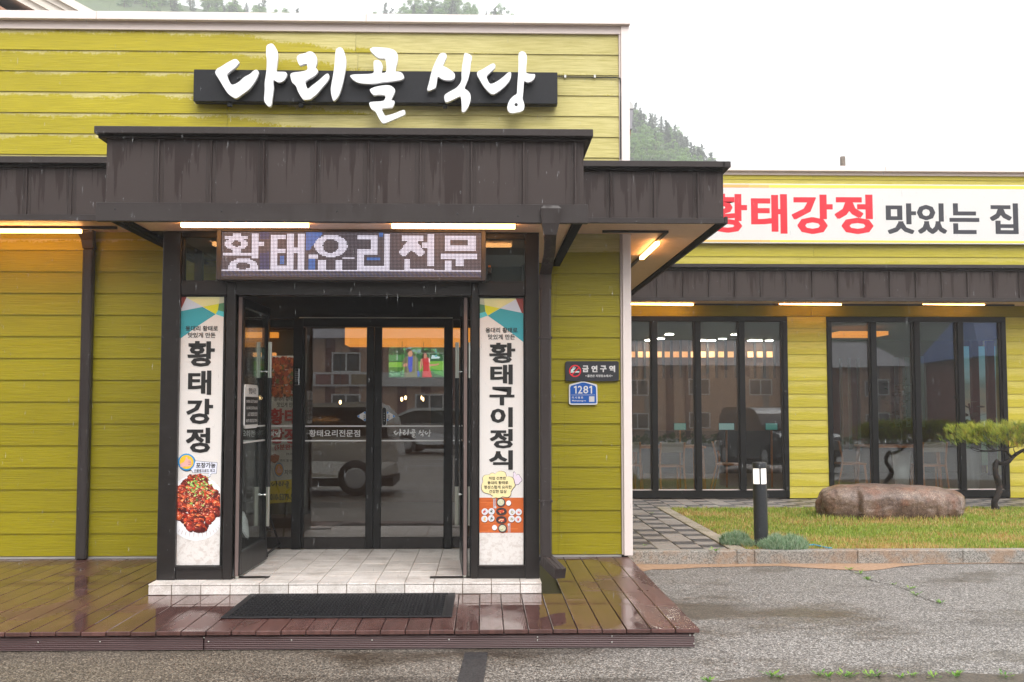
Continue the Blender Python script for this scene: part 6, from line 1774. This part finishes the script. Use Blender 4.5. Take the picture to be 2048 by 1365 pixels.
# ------------------------------------------------------------------ across the street (seen as reflections in the glass)
MB().add([(-200, -46, E2), (200, -46, E2), (200, -18, E2), (-200, -18, E2)], [(0, 1, 2, 3)]).build('road', M('road_asphalt', srgb(70, 66, 66), .45, var=.15, vs=2), kind='structure')
med = MB(); rg = random.Random(8)
MB().box(-90, 90, -31, -30, E2 + .004, .16).build('median_kerb', CONCRETE, kind='structure')
for k in range(2600):
    x = rg.uniform(-60, 60); p = Vector((x, rg.uniform(-30.9, -30.1), rg.uniform(.2, .75))); d = Vector((rg.gauss(0, 1), rg.gauss(0, 1), rg.gauss(0, 1))).normalized() * .16; s = d.orthogonal() * .7
    med.add([p - d, p + s, p + d, p - s], [(0, 1, 2, 3)], 0)
med.build('median_hedge', leaf_mat('hedge_leaf', srgb(88, 104, 50)), kind='stuff', label='low hedge along the middle of the road')
FAC = M('facade_beige', srgb(204, 164, 136), .8, var=.05, vs=1); FAC2 = M('facade_maroon', srgb(112, 58, 48), .8, var=.08, vs=2); FAC3 = M('facade_grey', srgb(150, 146, 138), .8)
BRICKM = M('brick_red', srgb(128, 62, 50), .8, var=.15, vs=3); ROOFB = M('roof_blue', srgb(52, 84, 150), .4, var=.06, vs=4); ROOFG = M('roof_slate', srgb(122, 118, 124), .6, var=.06)
WF = M('window_frame_white', srgb(226, 224, 220), .5); WG = M('window_dark', srgb(58, 66, 70), .12)
def far_window(parent, x, z, w, h, y):
    f = link('window', None, parent)
    for a, b, c, d in ((x, x + w, z, z + .12), (x, x + w, z + h - .12, z + h), (x, x + .12, z + .121, z + h - .121), (x + w - .12, x + w, z + .121, z + h - .121), (x + w / 2 - .06, x + w / 2 + .06, z + .121, z + h - .121)):
        box('frame', a, b, y, y + .1, c, d, WF, f)
    box('pane', x + .12, x + w - .12, y + .002, y + .03, z + .12, z + h - .12, WG, f)
def far_house(lab, x0, x1, y, h, wallm, stripes, roofm, rh, arch=None):
    """two storey house facing the restaurant (towards +Y)"""
    t = thing('street_house', lab, 'building')
    box('wall', x0, x1, y - 12, y, 0, h, wallm, t)
    MB().add([(x0 - .8, y + .9, h), (x1 + .8, y + .9, h), (x1 + .8, y - 12.9, h), (x0 - .8, y - 12.9, h), (x0 + 1.5, y - 6, h + rh), (x1 - 1.5, y - 6, h + rh)],
             [(3, 2, 1, 0), (0, 1, 5, 4), (1, 2, 5), (2, 3, 4, 5), (3, 0, 4)]).build('roof', roofm, t)
    x = x0 + .6; k = 0
    while stripes and x < x1 - .8:
        box('stripe', x, x + .75, y + .001, y + .12, .1, h - .02, stripes[k % len(stripes)], t); x += 1.9; k += 1
    if arch:
        MB().prism([(arch - 3.6, .1), (arch + 3.6, .1)] + [(arch + 3.6 * math.cos(a), h - 3.6 + 3.2 * math.sin(a)) for a in [math.pi * k / 14 for k in range(15)]], y + .125, y + .3).build('gable', wallm, t)
    n = int((x1 - x0) / 6)
    for i in range(n):
        for z in (1.0, 4.3):
            far_window(t, x0 + 2.2 + i * (x1 - x0) / n, z, 2.3, 1.6, y + (.31 if arch else .13))
    return t
far_house('long beige house with maroon pilasters and an arched gable across the street', 6, 42, -74, 7.2, FAC, [FAC2, FAC2, FAC3], ROOFG, 3.0, 24)
far_house('red brick house with a bright blue roof across the street', 44.5, 68, -62, 7.5, BRICKM, None, ROOFB, 5.0)
far_house('beige house with a grey roof across the street to the left', -34, -1, -66, 7.0, FAC, [FAC2], ROOFG, 3.4)
wb = thing('street_banner', 'white advertising banner on the beige house across the street', 'banner')
box('sheet', -18, -3, -65.6, -65.5, 3.2, 4.3, PRINT_W, wb)
for i in range(6): box('picture', -17.4 + i * 1.4, -16.2 + i * 1.4, -65.498, -65.48, 3.35, 4.15, [flat(150, 90, 84), FAC2, flat(150, 130, 96)][i % 3], wb)
m = MB(); nx, ny = 40, 14; vs = []
for j in range(ny + 1):
    for i in range(nx + 1):
        x = -220 + 440 * i / nx; y = -104 - 190 * j / ny; vs.append((x, y, -.4 + 62 * min(1, j / 9.0) ** .9 + 9 * mnoise.noise(Vector((x * .012, y * .02, 5))) * min(1, j / 2.0)))
m.add(vs, [(j * (nx + 1) + i + 1, j * (nx + 1) + i, (j + 1) * (nx + 1) + i, (j + 1) * (nx + 1) + i + 1) for j in range(ny) for i in range(nx)], 0, True)
m.build('wooded_slope', M('wood_dark', srgb(52, 62, 40), .9, var=.5, vs=.35, bump=.6, bs=.6), kind='structure', label='dark wooded slope behind the houses across the street')
far_trees_spots = [(-44, -80, 9), (2, -84, 8), (43, -90, 10), (72, -84, 9), (80, -96, 11), (-58, -90, 10), (26, -104, 11), (58, -98, 9)]

# ------------------------------------------------------------------ parked cars in front of the restaurant, outside the frame
def car(lab, paint, L, W, H, prof, glass, loc, rz, wr, plate=None, van=False):
    """prof: lower body outline (x, z); glass: cabin outline; nose towards +x"""
    t = thing('parked_car', lab, 'car', loc, rz)
    PAINT = M('car_paint_' + lab[:6].strip().replace(' ', '_'), paint, .25, metal=.3, spec=.6); PAINT.node_tree.nodes['Principled BSDF'].inputs['Coat Weight'].default_value = .6
    CG = M('car_glass', (.012, .014, .016), .05, spec=.8)
    def hull(pr, inset):
        n = len(pr); m = MB(); zmin, zmax = min(p[1] for p in pr), max(p[1] for p in pr); v = []
        for s in (-1, 1):
            for x, z in pr:
                f = inset(z) * (1 - .10 * max(0, abs(x) / (L / 2) - .72) / .28)
                v.append((x, s * W / 2 * f, z))
        m.add(v, [list(range(n)), list(range(2 * n - 1, n - 1, -1))] + [(i, n + i, n + (i + 1) % n, (i + 1) % n) for i in range(n)])
        return m
    o = hull(chaikin(prof, 2, .2), lambda z: 1.0 if z < H * .55 else .97).build('body', PAINT, t)
    hull(chaikin(glass, 2, .16), lambda z: .95 - .22 * max(0, (z - H * .55)) / H).build('cabin', PAINT, t)
    cz0, cz1 = H * .58, H * .93
    gx0, gx1 = min(p[0] for p in glass), max(p[0] for p in glass)
    for s in (-1, 1):
        g2 = [(x * .93 + .01, max(cz0 + .02, min(cz1, z))) for x, z in glass]
        n = len(g2)
        m = MB(); v = [(x, s * (W / 2 * (.95 - .22 * max(0, z - H * .55) / H) + .006), z) for x, z in g2]
        m.add(v, [list(range(n)) if s < 0 else list(range(n))[::-1]]); m.build('side_window', CG, t)
        for hx in (-1, 1):
            MB().box(hx * L / 2 * .93 - .06, hx * L / 2 * .93 + .06, s * W * .36 - .12, s * W * .36 + .12, H * .42, H * .5, 0, .03).build('headlight' if hx > 0 else 'tail_light', WHITE if hx > 0 else flat(150, 20, 20, .2), t)
    for wx in (L * .31, -L * .30):
        for s in (-1, 1):
            w = link('wheel', None, t)
            MB().lathe([(wr * .62, -.1), (wr * .96, -.1), (wr, -.06), (wr, .06), (wr * .96, .1), (wr * .62, .1)], (wx, s * (W / 2 - .1), wr), 22, ax='y').build('tyre', RUBBER, w)
            MB().lathe([(.05, -.108), (wr * .5, -.106), (wr * .6, -.102), (wr * .6, .102), (wr * .5, .106), (.05, .108)], (wx, s * (W / 2 - .1), wr), 14, ax='y').build('rim', RIM, w)
    if plate:
        p = link('number_plate', None, t)
        box('plate', L / 2 + .005, L / 2 + .02, -.26, .26, H * .26, H * .26 + .11, PRINT_W, p)
        writing('lettering', plate, PRINT_K, p, (L / 2 + .0215, -.22, H * .27), (0, 1, 0), (0, 0, 1), .44, .08, .01)
    MB().box(-L * .47, L * .47, -W * .46, W * .46, .16, .3).build('underbody', BLACK, t)
    return t
car('dark grey parked off road car facing the windows', srgb(64, 64, 70)[:3], 4.7, 1.92, 1.78,
    [(-2.3, .35), (2.25, .35), (2.34, .6), (2.3, 1.0), (1.4, 1.1), (-2.25, 1.1), (-2.34, .8)], [(-2.2, 1.08), (1.25, 1.08), (.5, 1.72), (-2.0, 1.78), (-2.25, 1.5)], (8.2, 2.2, 0), R(82), .37, '293너 5')
car('silver grey parked hatchback standing left of the camera', srgb(206, 203, 198)[:3], 3.7, 1.64, 1.6,
    [(-1.8, .3), (1.78, .3), (1.84, .55), (1.78, .9), (1.0, 1.02), (-1.78, 1.02), (-1.84, .6)], [(-1.78, 1.0), (1.05, 1.0), (.35, 1.52), (-1.45, 1.6), (-1.75, 1.3)], (-3.25, .7, 0), R(180), .30)
car('white parked car further along the car park', srgb(214, 214, 216)[:3], 4.5, 1.8, 1.5,
    [(-2.2, .3), (2.15, .3), (2.24, .55), (2.2, .85), (1.1, .98), (-2.1, .98), (-2.24, .6)], [(-1.9, .96), (1.2, .96), (.4, 1.45), (-1.2, 1.5), (-1.8, 1.2)], (-1.0, -16, 0), R(10), .32)

# ------------------------------------------------------------------ misty hillside
YH = 250.0
def hill_z(x, y):
    """height of the wooded spur behind the restaurant"""
    # crest of the right hand spur follows the outline in the photograph, dropping to the right
    def sil(px): 
        pts = [(-400, -420), (100, -80), (330, -20), (480, 14), (560, 34), (650, 60), (740, 48), (800, 20), (880, 4), (960, 16), (1030, 44), (1100, 130), (1180, 170), (1262, 226), (1330, 262), (1400, 318), (1450, 368), (1560, 470), (1800, 640), (2100, 800)]
        for (a, b), (c, d) in zip(pts, pts[1:]):
            if px <= c: return b + (d - b) * (px - a) / (c - a) if px > a else b
        return 815
    px = 966 + x / YH * 2150
    crest = EYE.z + (817 - sil(px)) / 2150 * YH
    t = (y - 90) / (YH - 90)
    t = max(0, min(1.6, t))
    s = t ** 1.15 if t < 1 else max(0, 1 - (t - 1) * .8)
    return max(-.5, crest * s) + (1.2 * mnoise.noise(Vector((x * .04, y * .04, 1))) if t > .02 else -.5)
m = MB(); nx, ny = 60, 30; vs = []
for j in range(ny + 1):
    for i in range(nx + 1):
        x = -260 + 560 * i / nx; y = 88 + 290 * j / ny; vs.append((x, y, hill_z(x, y)))
m.add(vs, [(j * (nx + 1) + i, j * (nx + 1) + i + 1, (j + 1) * (nx + 1) + i + 1, (j + 1) * (nx + 1) + i) for j in range(ny) for i in range(nx)], 0, True)
m.build('hill', M('hill_ground', srgb(70, 84, 46), .9, var=.3, vs=.3), kind='structure', label='wooded hill fading into mist behind the restaurant')
PINEM = [leaf_mat('pine_%d' % i, srgb(*c), .2) for i, c in enumerate([(38, 50, 38), (50, 62, 46), (64, 76, 54)])]
BROADM = [leaf_mat('broad_%d' % i, srgb(*c), .3) for i, c in enumerate([(82, 118, 48), (104, 140, 58), (64, 96, 42), (128, 156, 76)])]
TRUNKM = M('forest_trunk', srgb(70, 58, 50), .9)
def pine_meshes(seed):
    rg = random.Random(seed); cr = MB(); H = 9.0; bend = rg.uniform(-.25, .25)
    tr = MB().tube([(0, 0, -.5), (bend * .4, 0, H * .5), (bend, 0, H * .98)], [.2, .13, .03], 6).mesh('trunk', TRUNKM)
    z = H * .22
    while z < H * .99:
        f = 1 - (z / H); rr_ = (.35 + 2.3 * f ** .8) * rg.uniform(.7, 1.15)
        for b in range(rg.randint(4, 6)):
            a = rg.uniform(0, 6.283); l = rr_ * rg.uniform(.5, 1.1)
            for k in range(int(7 + l * 11)):
                t = rg.uniform(.18, 1); c = Vector((bend * z / H + math.cos(a) * l * t, math.sin(a) * l * t, z + l * t * rg.uniform(-.05, .28) + rg.gauss(0, .1)))
                s_ = rg.uniform(.12, .24); d = Vector((math.cos(a) + rg.gauss(0, .6), math.sin(a) + rg.gauss(0, .6), rg.gauss(.2, .5))).normalized(); u = d.orthogonal().normalized()
                u.rotate(Matrix.Rotation(rg.uniform(0, 6.28), 3, d))
                cr.add([c - d * s_, c + u * s_ * .55, c + d * s_ * 1.2, c - u * s_ * .55], [(0, 1, 2, 3)], rg.randrange(3))
        z += H * rg.uniform(.035, .06)
    return tr, cr.mesh('crown', PINEM)
def broad_meshes(seed, mats=BROADM):
    rg = random.Random(seed); cr = MB(); H = 8.0
    tr = MB().tube([(0, 0, -.5), (.1, .1, H * .4), (0, .1, H * .7)], [.22, .16, .08], 6)
    cl_ = []
    for k in range(20):
        a = rg.uniform(0, 6.283); r = 2.5 * math.sqrt(rg.random()); z = H * rg.uniform(.32, .95); r *= math.sqrt(max(.1, 1 - ((z / H - .55) / .5) ** 2)); cl_.append((Vector((r * math.cos(a), r * math.sin(a), z)), rg.uniform(.7, 1.25), rg.randrange(len(mats))))
        if k < 7: tr.tube([(0, .05, H * .35), tuple(cl_[-1][0])], [.09, .03], 5)
    for c, r, mi in cl_:
        for k in range(120):
            d = Vector((rg.gauss(0, 1), rg.gauss(0, 1), rg.gauss(.15, .8))).normalized(); p = c + Vector((d.x, d.y, d.z * .75)) * r * rg.uniform(.6, 1.05)
            s_ = rg.uniform(.11, .2); u = d.orthogonal().normalized(); u.rotate(Matrix.Rotation(rg.uniform(0, 6.28), 3, d)); w = d.cross(u); n_ = (u + d * rg.gauss(0, .5)).normalized()
            cr.add([p - n_ * s_, p + w * s_ * .7, p + n_ * s_, p - w * s_ * .7], [(0, 1, 2, 3)], mi if rg.random() < .8 else rg.randrange(len(mats)))
    return tr.mesh('trunk', TRUNKM), cr.mesh('crown', mats)
PT = [pine_meshes(k) for k in range(3)]; BT = [broad_meshes(k + 10) for k in range(3)]
def tree(kind, x, y, z, s, rz, lab, grp, lean=0):
    v = Vector((x, y, z + 8.6 * s)) - EYE; dp = v.dot(FW)
    if dp > 0:                                     # leave out trees wholly hidden by the roofs
        tx, ty = CX + F_PX * v.dot(RT) / dp, CY - F_PX * v.dot(UP) / dp
        if tx < 1120 and ty > 34 or 1120 <= tx < 1240 and ty > 190 or tx >= 1240 and ty > 332: return
    t = thing('pine_tree' if kind == 'p' else 'broadleaf_tree', lab, 'tree', (x, y, z), rz, grp)
    a, b = random.choice(PT if kind == 'p' else BT); link('trunk', a, t); link('crown', b, t)
    t.scale = (s, s, s * random.uniform(.9, 1.15)); return t
random.seed(11)
GP, GB = 'pines on the misty hill', 'broadleaved trees on the misty hill'
LP, LB = 'dark pine standing on the misty wooded hill', 'bright green broadleaved tree on the misty wooded hill'
LP, LB = 'dark pine on the misty hill, showing above the roof edge', 'green broadleaved tree on the misty hill, showing above the roof edge'
LP2, LB2 = 'dark pine among the misty slope right of the corner trim', 'bright green leafy tree on the slope right of the corner trim'
# right hand slope: pines along the outline, leafy trees lower down
n_ = 0
for px in range(1246, 1470, 13):
    x = (px - 966 + random.uniform(-4, 4)) / 2150 * YH; y = YH + random.uniform(-6, 4); tree('p', x, y, hill_z(x, y) - .5, random.uniform(.5, .66), random.uniform(0, 6), ORD[n_] + ' pine on the hill outline, counted right from the white corner trim', GP); n_ += 1
for k in range(150):
    px = random.uniform(1240, 1480); y = random.uniform(190, 246); x = (px - 966) / 2150 * y
    z = hill_z(x, y)
    kind = 'p' if (y > 215 and random.random() < .75) or px > 1390 and random.random() < .6 else 'b'
    tree(kind, x, y, z - .4, random.uniform(.45, .62) if kind == 'p' else random.uniform(.45, .7), random.uniform(0, 6), LP2 if kind == 'p' else LB2, GP if kind == 'p' else GB)
for k in range(34):
    px = random.uniform(1120, 1245); y = random.uniform(225, 252); x = (px - 966) / 2150 * y
    tree('b' if k % 3 else 'p', x, y, hill_z(x, y) - .5, random.uniform(.5, .7), random.uniform(0, 6), LB if k % 3 else LP, GB if k % 3 else GP)
# the strip of wood showing above the roof edge
for k in range(200):
    px = random.uniform(120, 590) if k < 120 else random.uniform(728, 1035); y = YH + random.uniform(-14, 5); x = (px - 966) / 2150 * y
    kind = 'p' if random.random() < (.3 if k < 120 else .25) else 'b'
    tree(kind, x, y, hill_z(x, y) - 1.0, random.uniform(.42, .7), random.uniform(0, 6), LP if kind == 'p' else LB, GP if kind == 'p' else GB)
for x, y, h in far_trees_spots: tree('b', x, y, 0, h / 8, x, 'leafy tree standing behind the houses across the street', 'trees across the street')

# ------------------------------------------------------------------ haze
q = N('haze'); pv_ = q.n('ShaderNodeVolumePrincipled', {'Color': (.97, .98, 1, 1), 'Density': .0015, 'Anisotropy': .2})
for l in list(q.out.inputs['Surface'].links): q.t.links.remove(l)
q.t.nodes.remove(q.b); q.t.links.new(pv_.outputs[0], q.out.inputs['Volume'])
box('haze', -650, 650, -340, 650, -1.2, 120, q.mat, kind='stuff')
